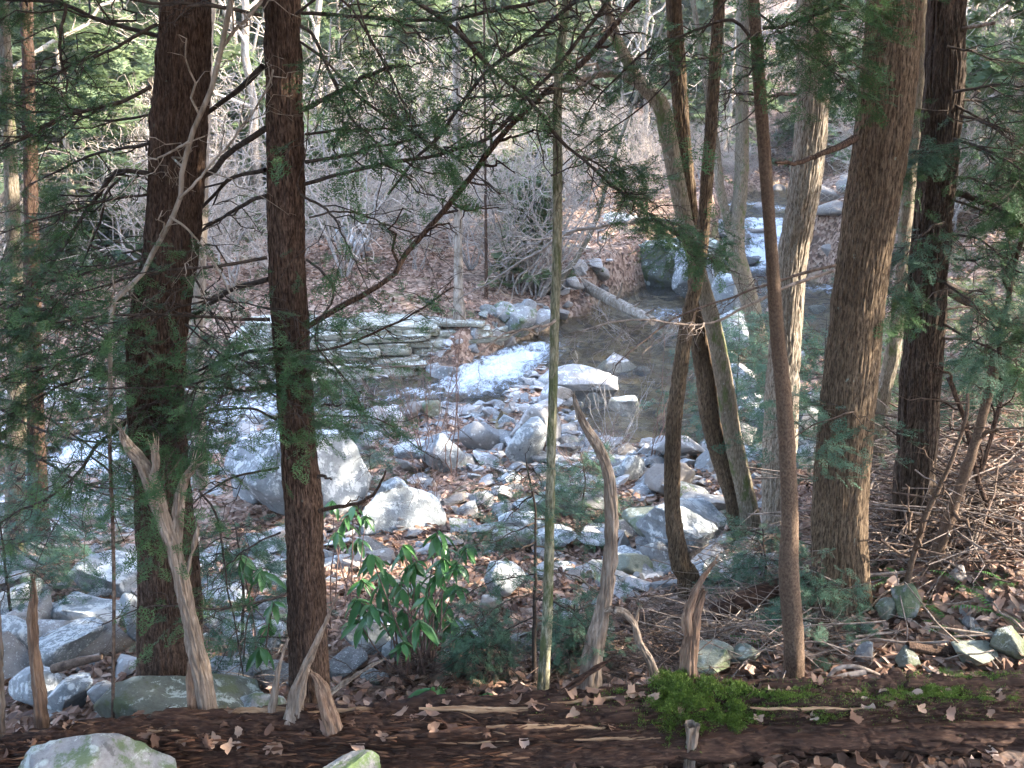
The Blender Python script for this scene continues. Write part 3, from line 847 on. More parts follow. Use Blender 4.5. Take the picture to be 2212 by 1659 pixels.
# layered ledge on the far bank
def ledge():
    a, b = P(492, 815, 20.3), P(1004, 815, 20.1)
    root = thing('rock_ledge', 'long layered pale rock ledge along the far bank of the stream', 'rock ledge', (a + b) / 2)
    o = (a + b) / 2
    rg = np.random.default_rng(5)
    L = np.linalg.norm(b - a)
    V0, F0 = ICO[4]
    box = np.sign(V0) * np.abs(V0) ** .24
    box = box / np.abs(box).max(0)
    z, lay = -.22, 0
    while z < .98:
        th_ = rg.uniform(.09, .2)
        f_ = max(0, z) / 1.0
        x = -L / 2 + rg.uniform(-.5, .1) + .3 * f_
        while x < L / 2 - .55 * f_ - .2:
            ln = rg.uniform(.7, 2.1)
            dp = rg.uniform(.7, 1.1)
            back = .85 * f_ ** 1.2 + rg.uniform(-.09, .12) + .12 * math.sin(x * 1.3) + .5 * smooth01((x + ln / 2 - L / 2 + 1.3) / 1.3)
            sd = int(rg.integers(1e5))
            V = box * np.array([ln / 2 * 1.03, dp, th_ / 2 * rg.uniform(1.0, 1.3)])
            n_ = unit(np.array([[rg.normal(), -1, rg.normal() * .3]]))[0]          # a broken corner
            V = V - np.maximum(0, V @ n_ - dp * rg.uniform(.75, 1.0))[:, None] * n_
            V = V + fbm(V * np.array([1.6, 1.6, 5]) + sd % 97, 4, 8)[:, None] * np.array([[.05, .13, .035]]) + fbm(V * np.array([5, 5, 16]), 3, sd % 50)[:, None] * np.array([[.01, .045, .02]])
            a_ = rg.normal() * .05
            V = np.stack([V[:, 0], V[:, 1] + V[:, 0] * a_, V[:, 2] + V[:, 0] * (rg.normal() * .03 - .02) + V[:, 1] * (.06 + rg.normal() * .04)], 1)
            V = V + np.array([x + ln / 2, back + dp, z + th_ / 2 - .03 * (x / L * 2)])
            put('slab', MB().add(V, T=F0).mesh('slab'), MAT['ledge'], root)
            x += ln * rg.uniform(.86, 1.04)
        z += th_ * .93
MAT['ledge'] = rock_mat('ledge_rock', (0.11, 0.10, 0.07), (0.22, 0.21, 0.16), (0.36, 0.35, 0.29), lichen=(0.60, 0.60, 0.55), lamt=0.575, moss=(0.16, 0.17, 0.06), mamt=0.60)
ledge()

# scattered stones: about 230 singles, then pebbles as stuff
ROCK_T = []
for k in range(9):
    V, F = rock_shape(900 + k, 3, round_=.52 + .03 * (k % 4), rough=.06, cuts=10)
    mb = MB(); mb.add(V, T=F)
    ROCK_T.append(mb.mesh('stone'))
MESH_CACHE = {}
def shared(mesh, mat):
    key = (mesh.name, mat)
    if key not in MESH_CACHE:
        m = mesh.copy(); m.materials.clear(); m.materials.append(MAT[mat]); MESH_CACHE[key] = m
    return MESH_CACHE[key]

def stone_field(poly, n, smin, smax, label, group, mats, seed, flat=.62, ymax=None):
    rg = np.random.default_rng(seed)
    xs = [p[0] for p in poly]; ys = [p[1] for p in poly]
    def inside(x, y):
        c = False
        for i in range(len(poly)):
            (x1, y1), (x2, y2) = poly[i], poly[i - 1]
            if (y1 > y) != (y2 > y) and x < (x2 - x1) * (y - y1) / (y2 - y1) + x1: c = not c
        return c
    k = 0
    while k < n:
        px, py = rg.uniform(min(xs), max(xs)), rg.uniform(min(ys), max(ys))
        if not inside(px, py): continue
        k += 1
        b = hit(px, py)
        s = (smin + (smax - smin) * rg.random() ** 2.2) / 2
        mt = mats[rg.integers(len(mats))]
        o = put('stone', shared(ROCK_T[rg.integers(len(ROCK_T))], mt), loc=(b[0], b[1], gz(b[0], b[1]) + s * .25))
        o.scale = (s * rg.uniform(.8, 1.35), s * rg.uniform(.7, 1.1), s * rg.uniform(.3, flat + .12))
        o.rotation_euler = (rg.normal() * .2, rg.normal() * .2, rg.uniform(0, 6.3))
        fl = o.scale[2] / o.scale[0]
        q = (s - smin / 2) / (smax - smin) * 2
        tag(o, ('tiny ' if q < .06 else 'small ' if q < .3 else 'large ' if q > .6 else '') + STONE_LOOK[mt] + (' flat' if fl < .5 else ' rounded' if fl > .8 else '') + ' stone ' + label + ', ' + zone(px), 'stone', group)
bar = ['rock', 'rock', 'rock_pale', 'rock_brown', 'rock_lichen']
stone_field([(700, 960), (860, 890), (1190, 880), (1300, 960), (1180, 1060), (760, 1080)], 50, .12, .5, 'by the rapids', 'stones on the bar by the rapids', bar, 1)
stone_field([(760, 1090), (1180, 1060), (1420, 1010), (1560, 1010), (1600, 1180), (1500, 1210), (1300, 1280), (760, 1300)], 52, .13, .52, 'in dead leaves', 'stones in the leaves of the near bank', ['rock', 'rock', 'rock_brown', 'rock_lichen', 'rock_mossy'], 2)
stone_field([(0, 1110), (290, 1080), (300, 1420), (0, 1480)], 40, .2, .7, 'on the left bank', 'stones on the left bank', ['rock', 'rock_pale', 'rock_brown', 'rock_lichen'], 3, .8)
stone_field([(430, 1180), (620, 1180), (620, 1480), (430, 1480)], 18, .12, .5, 'on the bank', 'stones between the hemlocks', ['rock_lichen', 'rock_lichen', 'rock'], 4)
stone_field([(1010, 690), (1190, 640), (1200, 740), (1010, 760)], 26, .12, .5, 'of the far bank heap', 'stones of the far bank heap', ['rock', 'rock_brown', 'rock_pale', 'rock_mossy'], 5, .8)
stone_field([(1540, 430), (1900, 400), (1900, 640), (1560, 620)], 36, .4, 1.3, 'at the far cascade', 'boulders along the upper stream', ['rock', 'rock_brown', 'rock_brown', 'rock_mossy'], 6, .8)
stone_field([(1560, 720), (1830, 640), (1800, 960), (1560, 1000)], 24, .25, 1.0, 'in the side channel', 'stones of the side channel', ['rock', 'rock_pale', 'rock_lichen'], 7)
stone_field([(1520, 1400), (1640, 1350), (2200, 1250), (2212, 1440), (1520, 1460)], 18, .05, .16, 'among twigs above the log', 'stones among twigs by the log', ['rock_mossy', 'rock_green', 'rock'], 8)
stone_field([(740, 1320), (1280, 1290), (1280, 1460), (740, 1480)], 16, .08, .36, 'in litter behind the log', 'stones behind the log', ['rock_lichen', 'rock', 'rock_mossy'], 9)
stone_field([(600, 420), (1400, 380), (1300, 560), (560, 560)], 10, .3, 1.0, 'on the far slope', 'rocks on the far slope', ['rock', 'rock_brown', 'rock_lichen'], 10)

stone_field([(1180, 620), (1280, 560), (1335, 590), (1215, 670)], 20, .3, .9, 'by the fallen trunk', 'stones of the bank by the fallen trunk', ['rock', 'rock_brown', 'rock_mossy', 'rock_pale'], 11, .8)

def rubble(n, seed, smin, smax, mat, name, bank):
    shapes = [rock_shape(700 + k, 2, round_=.5, cuts=8, rough=.03) for k in range(8)]
    rg = np.random.default_rng(seed)
    Y = 5.2 + 16 * rg.random(n) ** .8; px = rg.uniform(-60, 1700, n)
    x = (px - CX) / FPX * Y
    d, lev, rad = stream(x, Y)
    patch = fbm(np.stack([x, Y, x * 0], 1) * .55, 3, 40)
    w = (np.exp(-np.abs(d) / bank) + patch * .9 > rg.random(n) * .95) & (d > -.15)
    x, Y = x[w], Y[w]
    z = land(x, Y)
    mb = MB()
    for i in range(len(x)):
        V, F = shapes[i % 8]
        s_ = smin + (smax - smin) * rg.random() ** 2.5
        a = rg.uniform(0, 6.3); c, q = math.cos(a), math.sin(a)
        W = V * np.array([s_ * rg.uniform(.8, 1.4), s_, s_ * rg.uniform(.3, .7)])
        W = np.stack([W[:, 0] * c - W[:, 1] * q, W[:, 0] * q + W[:, 1] * c, W[:, 2] + W[:, 0] * rg.normal() * .2], 1)
        mb.add(W + [x[i], Y[i], z[i] + s_ * .18], T=F)
    m = mb.mesh(name, smooth=False)
    tag(put(name, m, MAT[mat]), kind='stuff')
rubble(4200, 8, .04, .19, 'rock', 'grey_rubble', 3.0)
rubble(3200, 9, .04, .20, 'rock_pale', 'pale_rubble', 3.0)
rubble(2000, 10, .04, .18, 'rock_brown', 'brown_rubble', 3.5)


# ------------------------------------------------------------------ trunks
def trunk_geo(path, k=96, step=0.03, amp=0.012, pitch=0.03, stretch=6.0, flare=0.0, lump=0.03, seed=0, vis=5.6, lobes=4, sharp=0.75, cap=False, twist=0.0):
    """path rows: x, y, z, radius; furrowed bark as real relief"""
    full, ts, L = resample(path, n=200)
    zz = np.interp(np.linspace(0, L, 400), ts, full[:, 2])
    out, s = [], 0.0
    while s < L:
        out.append(s)
        z = np.interp(s, ts, full[:, 2])
        s += step if z < vis else step * 8
    out.append(L)
    q, s, L = resample(path, ts=np.array(out))
    C, R = q[:, :3], q[:, 3]
    t = unit(np.gradient(C, axis=0))
    ref = np.array([1.0, 0, 0]) if abs(unit(C[-1] - C[0])[0]) < .8 else np.array([0, 0, 1.0])
    v = unit(np.cross(t, ref)); u = np.cross(v, t)
    a = np.arange(k) * 2 * math.pi / k
    A, S = np.meshgrid(a, s)
    Rm = R[:, None]
    A2 = A + twist * S
    Rc = np.median(R)
    n3 = np.stack([np.cos(A2) * Rc / pitch, np.sin(A2) * Rc / pitch, S / (pitch * stretch)], -1)
    warp = fbm(n3 * 0.35, 2, seed + 3)[..., None] * 1.3
    f = fbm(n3 + warp, 3, seed)
    ridge = 1 - np.minimum(1, np.abs(f) * 3.2) ** sharp          # narrow dark furrows
    plates = fbm(np.stack([np.cos(A2) * Rc / (pitch * 2.2), np.sin(A2) * Rc / (pitch * 2.2), S / (pitch * 3)], -1), 2, seed + 9)
    big = fbm(np.stack([np.cos(A) * 1.2, np.sin(A) * 1.2, S * 1.2], -1), 3, seed + 7)
    rad = Rm * (1 + lump * 3 * big + flare * np.exp(-S / 0.22) * (1 + 0.55 * np.cos(lobes * A + seed))) - amp * ridge + amp * .5 * plates
    V = C[:, None, :] + (np.cos(A)[..., None] * u[:, None, :] + np.sin(A)[..., None] * v[:, None, :]) * rad[..., None]
    n = len(s)
    i = np.arange(n - 1)[:, None] * k; j = np.arange(k)[None, :]; j2 = (j + 1) % k
    Q = np.stack([i + j, i + j2, i + k + j2, i + k + j], -1).reshape(-1, 4)
    mb = MB(); mb.add(V.reshape(-1, 3), Q=Q)
    if cap:
        e = V[-1]
        c = e.mean(0) - t[-1] * Rc * .3
        mb.add(np.vstack([e, c[None]]), T=[[q_, (q_ + 1) % k, k] for q_ in range(k)])
    return mb

def pxpath(rows, Y, dY=0.0):
    """rows of (px, py, width px[, Y]) to x, y, z, radius"""
    out = []
    for i, r in enumerate(rows):
        y = r[3] if len(r) > 3 else Y + dY * i / max(1, len(rows) - 1)
        p = P(r[0], r[1], y)
        out.append([*p, r[2] * depth_of(p) / FPX / 2])
    return np.array(out)

def upward(path, ztop, lean=None, taper=.55):
    """carry a trunk on above the frame"""
    d = unit(path[-1, :3] - path[-3, :3])
    if lean is not None: d = unit(d * .5 + np.array(lean))
    q = [path]
    z0, r0 = path[-1, 2], path[-1, 3]
    for f in (.25, .5, .75, 1.0):
        h = (ztop - z0) * f
        p = path[-1, :3] + d * h / max(.3, d[2])
        q.append(np.array([[*p, r0 * (1 - taper * f)]]))
    return np.vstack(q)

def twiggy(path, r0, r1, rng, n=8, L=.5, m=24, wob=.02, foliage=0.0, fsize=.13, tm=None, droop=.18, sub=5, lo=.2, angle=.9, fl_lo=.0, flat=.35, subL=.35, needle_all=False):
    """a branch along path with side twigs; returns wood mesh and needle mesh"""
    q, ts, Lb = resample(np.asarray(path)[:, :3], n=m)
    q = q + np.cumsum(rng.normal(size=q.shape) * wob / math.sqrt(m), axis=0) * np.sin(np.linspace(0, math.pi, m))[:, None] ** .5 * 1.0
    R = np.linspace(r0, r1, m) * (1 + .12 * vnoise(np.stack([ts * 9, ts * 0, ts * 0], 1), int(rng.integers(1e4))))
    wood_, fol = MB(), MB()
    V, T, Q = tubes(q[None], R[None], 7, True)
    wood_.add(V, T=T, Q=Q)
    if n > 0:
        tw, tr = grow(q[None], R[None], n, L, angle, 8, rng, droop=droop, lo=lo, wob=.16, rr=.55, tip=.35, plane=flat, taper_len=.4)
        V, T, Q = tubes(tw, np.maximum(tr, .0014), 4); wood_.add(V, Q=Q)
        ends_p, ends_d = [], []
        if sub > 0:
            t2, r2 = grow(tw, tr, sub, L * subL, .85, 5, rng, droop=droop, wob=.14, rr=.6, tip=.5, plane=flat, taper_len=.5)
            V, T, Q = tubes(t2, np.maximum(r2, .001), 3); wood_.add(V, Q=Q)
            ends_p.append(t2); 
        if foliage > 0:
            A = np.vstack(ends_p) if ends_p else tw
            t0 = np.tile(np.repeat(np.linspace(0, 1, n), 1), 1)
            for pos_i, sz in ((2, 1.0), (-1, .9), (3, .8)):
                pick = rng.random(len(A)) < foliage * (1 if pos_i != 3 else .6)
                pp = A[pick, pos_i]; dd = A[pick, -1] - A[pick, 0] + rng.normal(size=(pick.sum(), 3)) * .03
                sprays(fol, pp, dd, fsize * sz * (0.7 + .6 * rng.random(len(pp))), tm or SPRAY_FINE, rng)
            pick = rng.random(len(tw)) < foliage
            sprays(fol, tw[pick, -2], tw[pick, -1] - tw[pick, -3], fsize * 1.1 * (0.8 + .5 * rng.random(pick.sum())), tm or SPRAY_FINE, rng)
    return wood_, fol

def add_branch(root, wood_, fol, org, mat='twig_dark', fmat='needle', name='branch', label=None):
    b = put(name, wood_.mesh(name, org), MAT[mat], root)
    if label: b['label'] = label
    if fol is not None and fol.n:
        put('foliage', fol.mesh('foliage', org, smooth=False, att=True), MAT[fmat], b)
    return b

# crowns above the frame: real boughs that shade the bank as they do in the photograph
def crown_part(root, org, base, ztop, rng, spread=2.6, n=26, dense=1, fmat='needle', green=True):
    z0 = base[2]
    m = 9
    wood_, fol = MB(), MB()
    ax = np.linspace(0, 1, 12)[:, None] * np.array([[0, 0, ztop - z0]]) + base
    br, rr = grow(ax[None], np.linspace(.09, .02, 12)[None], n, spread, 1.35, m, rng, droop=.18, lo=.02, wob=.1, rr=.5, taper_len=.75)
    V, T, Q = tubes(br, rr, 5); wood_.add(V, Q=Q)
    t1, r1 = grow(br, rr, 9, spread * .38, .9, 6, rng, droop=.15, wob=.12, plane=.3)
    V, T, Q = tubes(t1, np.maximum(r1, .002), 3); wood_.add(V, Q=Q)
    put('crown', wood_.mesh('crown', org), MAT['twig_dark' if green else 'twig_grey'], root)
    if green:
        for k in (2, 3, 4, 5):
            sprays(fol, t1[:, k], t1[:, -1] - t1[:, 0] + rng.normal(size=(len(t1), 3)) * .2, .42 * (.7 + .6 * rng.random(len(t1))), SPRAY_FAR, rng)
        put('foliage', fol.mesh('foliage', org, smooth=False, att=True), MAT[fmat], root)

def hero_tree(name, label, cat, rows, Y, mat, ztop=11, lean=None, k=96, **kw):
    p = pxpath(rows, Y)
    z = gz(p[0, 0], p[0, 1])
    if p[0, 2] > z - .1:                                   # root the trunk in the ground
        p = np.vstack([[p[0, 0], p[0, 1], z - .15, p[0, 3] * 1.02], p]) if p[0, 2] - z > .05 else p
        p[0, 2] = min(p[0, 2], z - .15)
    org = np.array([p[0, 0], p[0, 1], max(z, p[0, 2])])
    full = upward(p, ztop, lean) if ztop else p
    root = thing(name, label, cat, org)
    mb = trunk_geo(full, k=k, **kw)
    put('trunk', mb.mesh('trunk', org), MAT[mat], root)
    return root, full, org

rg = np.random.default_rng(21)
H1, H1p, H1o = hero_tree('hemlock_tree', 'thick dark hemlock trunk with a bulge, standing at the mossy rock behind the log', 'hemlock tree',
    [(368, 1500, 138), (366, 1240, 128), (355, 1103, 119), (350, 1020, 115), (338, 886, 117), (342, 720, 125), (368, 553, 117), (378, 450, 117), (387, 250, 122), (393, 200, 118), (401, 0, 108), (404, -80, 106)],
    5.2, 'hemlock_bark', ztop=13, k=200, amp=.017, pitch=.026, flare=.10, seed=1, lump=.02)
H2, H2p, H2o = hero_tree('hemlock_tree', 'straight reddish brown hemlock trunk with many dead limbs, middle left of the view', 'hemlock tree',
    [(670, 1560, 88), (665, 1373, 84), (656, 1106, 82), (651, 1053, 82), (639, 886, 78), (628, 720, 82), (619, 553, 80), (615, 250, 81), (609, 0, 80), (608, -80, 80)],
    5.0, 'hemlock_bark', ztop=13, k=170, amp=.015, pitch=.024, flare=.06, seed=2, lump=.015)
T5, T5p, T5o = hero_tree('oak_tree', 'biggest trunk at the right, furrowed brown bark, leaning right', 'oak tree',
    [(1808, 1370, 138), (1816, 1290, 122), (1815, 1240, 117), (1813, 1103, 117), (1830, 886, 117), (1846, 720, 113), (1867, 550, 113), (1913, 233, 117), (1933, 0, 115), (1941, -80, 114)],
    5.9, 'oak_bark', ztop=15, k=240, amp=.013, pitch=.023, flare=.30, seed=3, stretch=8, lump=.012)
T6, T6p, T6o = hero_tree('hemlock_tree', 'dark ridged hemlock trunk at the far right behind the big oak', 'hemlock tree',
    [(1973, 1245, 104), (1973, 1103, 84), (1984, 886, 84), (1997, 720, 84), (2010, 550, 79), (2037, 233, 84), (2046, 0, 82), (2049, -80, 82)],
    6.6, 'ridged_bark', ztop=14, k=180, amp=.026, pitch=.042, flare=.2, seed=4, stretch=9, lump=.03, lobes=3)
T4, T4p, T4o = hero_tree('oak_tree', 'pale sunlit furrowed trunk between the slim brown trunk and the big oak', 'oak tree',
    [(1678, 1185, 78), (1680, 1103, 68), (1687, 886, 73), (1698, 720, 68), (1714, 550, 66), (1738, 400, 68), (1755, 233, 70), (1757, 0, 71), (1758, -80, 70)],
    8.2, 'pale_bark', ztop=16, k=170, amp=.015, pitch=.028, flare=.15, seed=5, stretch=8)
TS, TSp, TSo = hero_tree('slim_tree', 'slim smooth brown trunk crossing in front of the pale sunlit trunk', 'slim tree',
    [(1719, 1480, 44), (1714, 1373, 44), (1704, 1240, 44), (1706, 1103, 36), (1695, 886, 35), (1679, 720, 31), (1667, 550, 27), (1644, 233, 28), (1628, 0, 25), (1624, -80, 25)],
    5.0, 'smooth_bark', ztop=9, k=48, amp=.0025, pitch=.012, stretch=1.2, seed=6, lump=.02)
TC, TCp, TCo = hero_tree('curved_tree', 'slim curved tree bending left at mid height, right of the barkless snag', 'slim tree',
    [(1498, 1290, 52), (1485, 1240, 46), (1471, 1223, 44), (1453, 1103, 36), (1453, 953, 35), (1462, 853, 34), (1478, 736, 32), (1493, 653, 31), (1514, 550, 28), (1538, 233, 27), (1554, 0, 25), (1558, -80, 25)],
    6.6, 'oak_bark', ztop=12, k=90, amp=.009, pitch=.020, flare=.15, seed=7, lump=.02)
TP, TPp, TPo = hero_tree('pole_tree', 'thin mossy pole tree standing straight in the middle of the view', 'pole tree',
    [(1174, 1480, 27), (1184, 1306, 23), (1188, 1103, 21), (1194, 853, 20), (1198, 686, 21), (1203, 550, 21), (1204, 367, 21), (1204, 250, 20), (1209, 133, 20), (1221, 30, 18), (1224, -60, 17)],
    5.1, 'pole_bark', ztop=7.5, k=48, amp=.004, pitch=.014, seed=8, lump=.05)
# the double trunk: two stems from one foot
DB, DBp, DBo = hero_tree('double_tree', 'double trunked tree, one stem mossy and bent to the left above', 'tree',
    [(1608, 1200, 56), (1592, 1103, 47), (1568, 1020, 45), (1538, 920, 43), (1525, 820, 42), (1508, 720, 38), (1500, 553, 31), (1490, 420, 29), (1475, 300, 33), (1463, 133, 36), (1455, 0, 36), (1452, -80, 36)],
    8.6, 'oak_bark', ztop=15, k=100, amp=.013, pitch=.030, flare=.2, seed=9)
q = pxpath([(1628, 1205, 54), (1618, 1103, 43), (1600, 1020, 40), (1580, 920, 38), (1565, 820, 38), (1540, 700, 36), (1510, 590, 34), (1480, 480, 36), (1460, 380, 37), (1442, 290, 37), (1425, 222, 35), (1385, 180, 28), (1340, 100, 23), (1310, 20, 22), (1300, -60, 21)], 8.45)
put('trunk', trunk_geo(upward(q, 11), k=72, amp=.005, pitch=.03, stretch=1.5, flare=.15, seed=10, lump=.05).mesh('trunk', DBo), MAT['mossy_bark'], DB)['label'] = 'mossy bent stem'
w, f = twiggy(pxpath([(1405, 195, 22), (1370, 174, 20), (1320, 160, 17), (1270, 168, 14), (1220, 172, 12), (1170, 150, 10), (1095, 130, 8)], 8.5), .045, .014, rg, n=7, L=.7, wob=.05)
add_branch(DB, w, f, DBo, 'trunk_grey')
w, f = twiggy(pxpath([(1478, 478, 12), (1371, 477, 11), (1290, 497, 9), (1214, 513, 7), (1170, 540, 6), (1078, 590, 5), (1021, 626, 4)], 8.4), .026, .007, rg, n=12, L=.7, wob=.06)
add_branch(DB, w, f, DBo, 'twig_grey')
# trees with their feet on the islands and the far bank
def mid_tree(label, rows, Y, mat, ztop, name='tree', cat='tree', second=None, k=40, group=None, **kw):
    root, p, o = hero_tree(name, label, cat, rows, Y, mat, ztop, k=k, **kw)
    if second is not None:
        put('trunk', trunk_geo(upward(pxpath(second, Y), ztop * .9), k=k, **kw).mesh('trunk', o), MAT[mat], root)
    if group: root['group'] = group
    return root, p, o
mid = [
 ('dark mossy tree forking low behind the curved slim tree', [(1656, 815, 44), (1640, 740, 40), (1620, 650, 40), (1592, 560, 42), (1590, 490, 38), (1600, 400, 31), (1603, 300, 30), (1605, -20, 28)], 15.5, 'mossy_bark', 17, [(1594, 540, 24), (1570, 470, 22), (1555, 400, 20), (1545, 300, 17), (1525, 180, 15), (1500, 20, 13)]),
 ('tall grey brown trunk at the left edge, nearer of the pair', [(30, 1240, 48), (34, 1000, 42), (36, 886, 38), (30, 550, 32), (16, 200, 28), (4, -40, 26)], 9.5, 'mossy_bark', 15, None),
 ('slimmer shaded trunk of the pair at the left edge', [(92, 1250, 46), (84, 1100, 42), (76, 886, 36), (70, 600, 32), (62, 200, 29), (56, -40, 27)], 10.2, 'hemlock_bark', 15, None),
 ('pale grey trunk showing right of the first hemlock', [(432, 1010, 34), (428, 900, 32), (428, 700, 31), (432, 590, 29), (440, 300, 27), (452, 0, 25)], 13, 'trunk_grey', 17, None),
 ('pale lichen trunk squeezed between the big oak and the dark ridged hemlock', [(1878, 1110, 36), (1895, 953, 34), (1908, 853, 33), (1935, 720, 32), (1962, 427, 30), (1985, 200, 29), (1992, -40, 28)], 8.8, 'mossy_bark', 15, None),
 ('grey trunk with a mossy foot at the top of the far bank heap', [(992, 690, 30), (990, 640, 22), (990, 570, 20), (988, 300, 18), (984, 0, 16)], 22, 'trunk_grey', 19, None),
 ('thin dark stem on the leafy far bank', [(1050, 640, 9), (1050, 560, 8), (1048, 300, 6), (1046, 100, 5)], 24, 'hemlock_bark', 14, None),
 ('broken dark trunk standing on the slope behind the pole tree', [(1148, 500, 20), (1152, 450, 17), (1156, 392, 15)], 34, 'hemlock_bark', None, None),
 ('mossy stub trunk beside the broken dark one on the slope', [(1112, 510, 26), (1114, 450, 20), (1116, 372, 18)], 35, 'mossy_bark', None, None),
 ('leaning grey stem over the fallen trunk in the pool', [(1196, 640, 14), (1216, 600, 14), (1250, 550, 12), (1290, 470, 10), (1330, 330, 9)], 25, 'mossy_bark', 12, None),
]
MID = []
for lab, rows, Y, mt, zt, sec in mid:
    MID.append(mid_tree(lab, rows, Y, mt, zt, second=sec, step=.08, amp=.02, pitch=.06, flare=.25, seed=len(MID) + 30, vis=8))

# ------------------------------------------------------------------ hemlock limbs read from the photograph
def limb(root, org, pts, Y0, Y1, w0, w1, **kw):
    n = len(pts)
    rows = [(p[0], p[1], 1) for p in pts]
    ys = np.linspace(Y0, Y1, n)
    path = np.array([P(p[0], p[1], y) for p, y in zip(pts, ys)])
    sc = depth_of(path[0]) / FPX / 2
    mat = kw.pop('mat', 'twig_dark'); fmat = kw.pop('fmat', 'needle'); label = kw.pop('label', None)
    w, f = twiggy(path, w0 * sc, w1 * sc, rg, **kw)
    return add_branch(root, w, f, org, mat, fmat, label=label)

B = dict(n=9, L=.45, sub=4)
F1 = dict(n=16, L=.6, sub=6, foliage=.68, fsize=.115)
F2 = dict(n=11, L=.5, sub=5, foliage=.5, fsize=.12)
# second hemlock, limbs to the left
for pts, a, b, w0, w1, kw in [
 ([(564, 33), (467, 18), (350, 13), (283, 0), (180, -30)], 4.9, 4.5, 9, 6, B),
 ([(574, 277), (500, 333), (443, 390), (323, 340 + 45), (260, 385), (200, 467), (143, 550), (67, 646), (-10, 680)], 5.1, 5.7, 14, 7, F2),
 ([(567, 143), (517, 187), (450, 233), (330, 300), (200, 330), (60, 400)], 5.1, 5.9, 14, 4, B),
 ([(573, 367), (500, 387), (440, 437), (330, 520), (190, 560)], 5.1, 5.8, 10, 4, F2),
 ([(577, 423), (500, 457), (433, 500), (340, 560)], 5.1, 5.7, 10, 4, B),
 ([(580, 603), (500, 630), (427, 680), (360, 720), (250, 800)], 5.05, 5.7, 12, 4, F1),
 ([(583, 690), (500, 690), (413, 688), (300, 680), (100, 700)], 4.95, 4.6, 8, 4, F1),
 ([(590, 753), (500, 773), (430, 810), (330, 860)], 5.05, 5.6, 9, 4, F2),
 ([(593, 835), (530, 842), (467, 833), (330, 830), (200, 835)], 4.9, 4.5, 6, 3, F1),
 ([(577, 556), (427, 578), (300, 600), (150, 640)], 4.9, 4.6, 8, 3, F1),
 ([(597, 906), (533, 880), (420, 900), (330, 960)], 5.0, 4.7, 6, 3, F2),
 ([(603, 1010), (500, 1030), (443, 1060), (380, 1100), (330, 1140)], 5.0, 4.8, 6, 2, F2),
 ([(620, 1283), (560, 1300), (440, 1318), (310, 1320), (220, 1350)], 4.9, 4.7, 6, 3, B),
 ([(606, 1150), (520, 1200), (460, 1260)], 5.0, 5.0, 5, 2, F2)]:
    limb(H2, H2o, pts, a, b, w0, w1, **kw)
# second hemlock, limbs to the right; one hangs broken with pale split wood
for pts, a, b, w0, w1, kw in [
 ([(665, 706), (738, 660), (848, 596), (878, 550), (954, 467), (1021, 393), (1071, 320), (1138, 250), (1198, 193), (1271, 133), (1371, 7), (1400, -30)], 5.0, 5.2, 13, 12, dict(n=18, L=.5, sub=4, mat='hemlock_bark', label='long broken limb with split pale wood')),
 ([(650, 400), (804, 357), (904, 337), (1004, 310), (1071, 277), (1138, 203), (1204, 143), (1304, 17), (1330, -30)], 5.0, 4.8, 9, 8, dict(n=20, L=.55, sub=4)),
 ([(838, 420), (900, 345), (954, 300), (1014, 217), (1071, 147), (1171, 73), (1251, 0), (1290, -30)], 5.3, 5.0, 6, 9, dict(n=18, L=.5, sub=5)),
 ([(650, 28), (738, 30), (838, 37), (964, 33), (1054, 17), (1144, 3), (1250, -20)], 5.0, 4.8, 8, 9, dict(n=18, L=.6, sub=6, foliage=.35, fsize=.12)),
 ([(655, 237), (738, 200), (788, 177), (848, 143)], 4.9, 4.6, 11, 8, dict(n=3, L=.3, sub=2)),
 ([(660, 350), (738, 337), (821, 313), (911, 287)], 4.9, 4.7, 9, 5, dict(n=6, L=.4, sub=3)),
 ([(660, 290), (738, 283), (804, 285), (911, 270)], 5.0, 4.9, 6, 4, dict(n=7, L=.45, sub=4)),
 ([(650, 57), (683, 83), (717, 160), (771, 260), (821, 310), (854, 357), (891, 390)], 4.9, 4.6, 9, 4, B),
 ([(648, 90), (700, 130), (780, 220), (870, 280), (960, 330), (1010, 370), (1080, 420)], 5.0, 4.9, 6, 3, B),
 ([(668, 470), (740, 455), (830, 480), (950, 520)], 5.0, 5.2, 5, 2, B),
 ([(662, 560), (700, 590), (720, 640), (680, 730), (760, 830), (790, 900)], 4.9, 4.7, 6, 3, F2),
 ([(672, 760), (760, 735), (870, 690), (980, 620)], 4.95, 5.0, 6, 4, dict(n=10, L=.4, sub=4, mat='hemlock_bark')),
 ([(672, 780), (780, 788), (920, 790)], 4.9, 4.7, 5, 3, dict(n=4, L=.3, sub=2, mat='stick')),
 ([(690, 878), (715, 872), (738, 872)], 4.9, 4.8, 6, 3, dict(n=0)),
 ([(690, 1104), (751, 1085), (797, 1065), (833, 1017)], 4.9, 4.6, 10, 4, dict(n=2, L=.3, sub=2, mat='hemlock_bark', label='upturned bare dead limb')),
 ([(688, 1031), (700, 1030), (716, 1034)], 4.88, 4.8, 8, 4, dict(n=0)),
 ([(640, 30), (720, -10), (800, 90), (850, 180), (880, 260)], 4.8, 4.4, 7, 2, dict(n=16, L=.5, sub=6, foliage=.9, fsize=.12)),
 ([(650, 420), (720, 470), (760, 560), (800, 640)], 4.9, 4.6, 6, 2, F2),
 ([(668, 900), (740, 900), (850, 930), (940, 990)], 4.9, 4.8, 4, 2, B)]:
    limb(H2, H2o, pts, a, b, w0, w1, **kw)
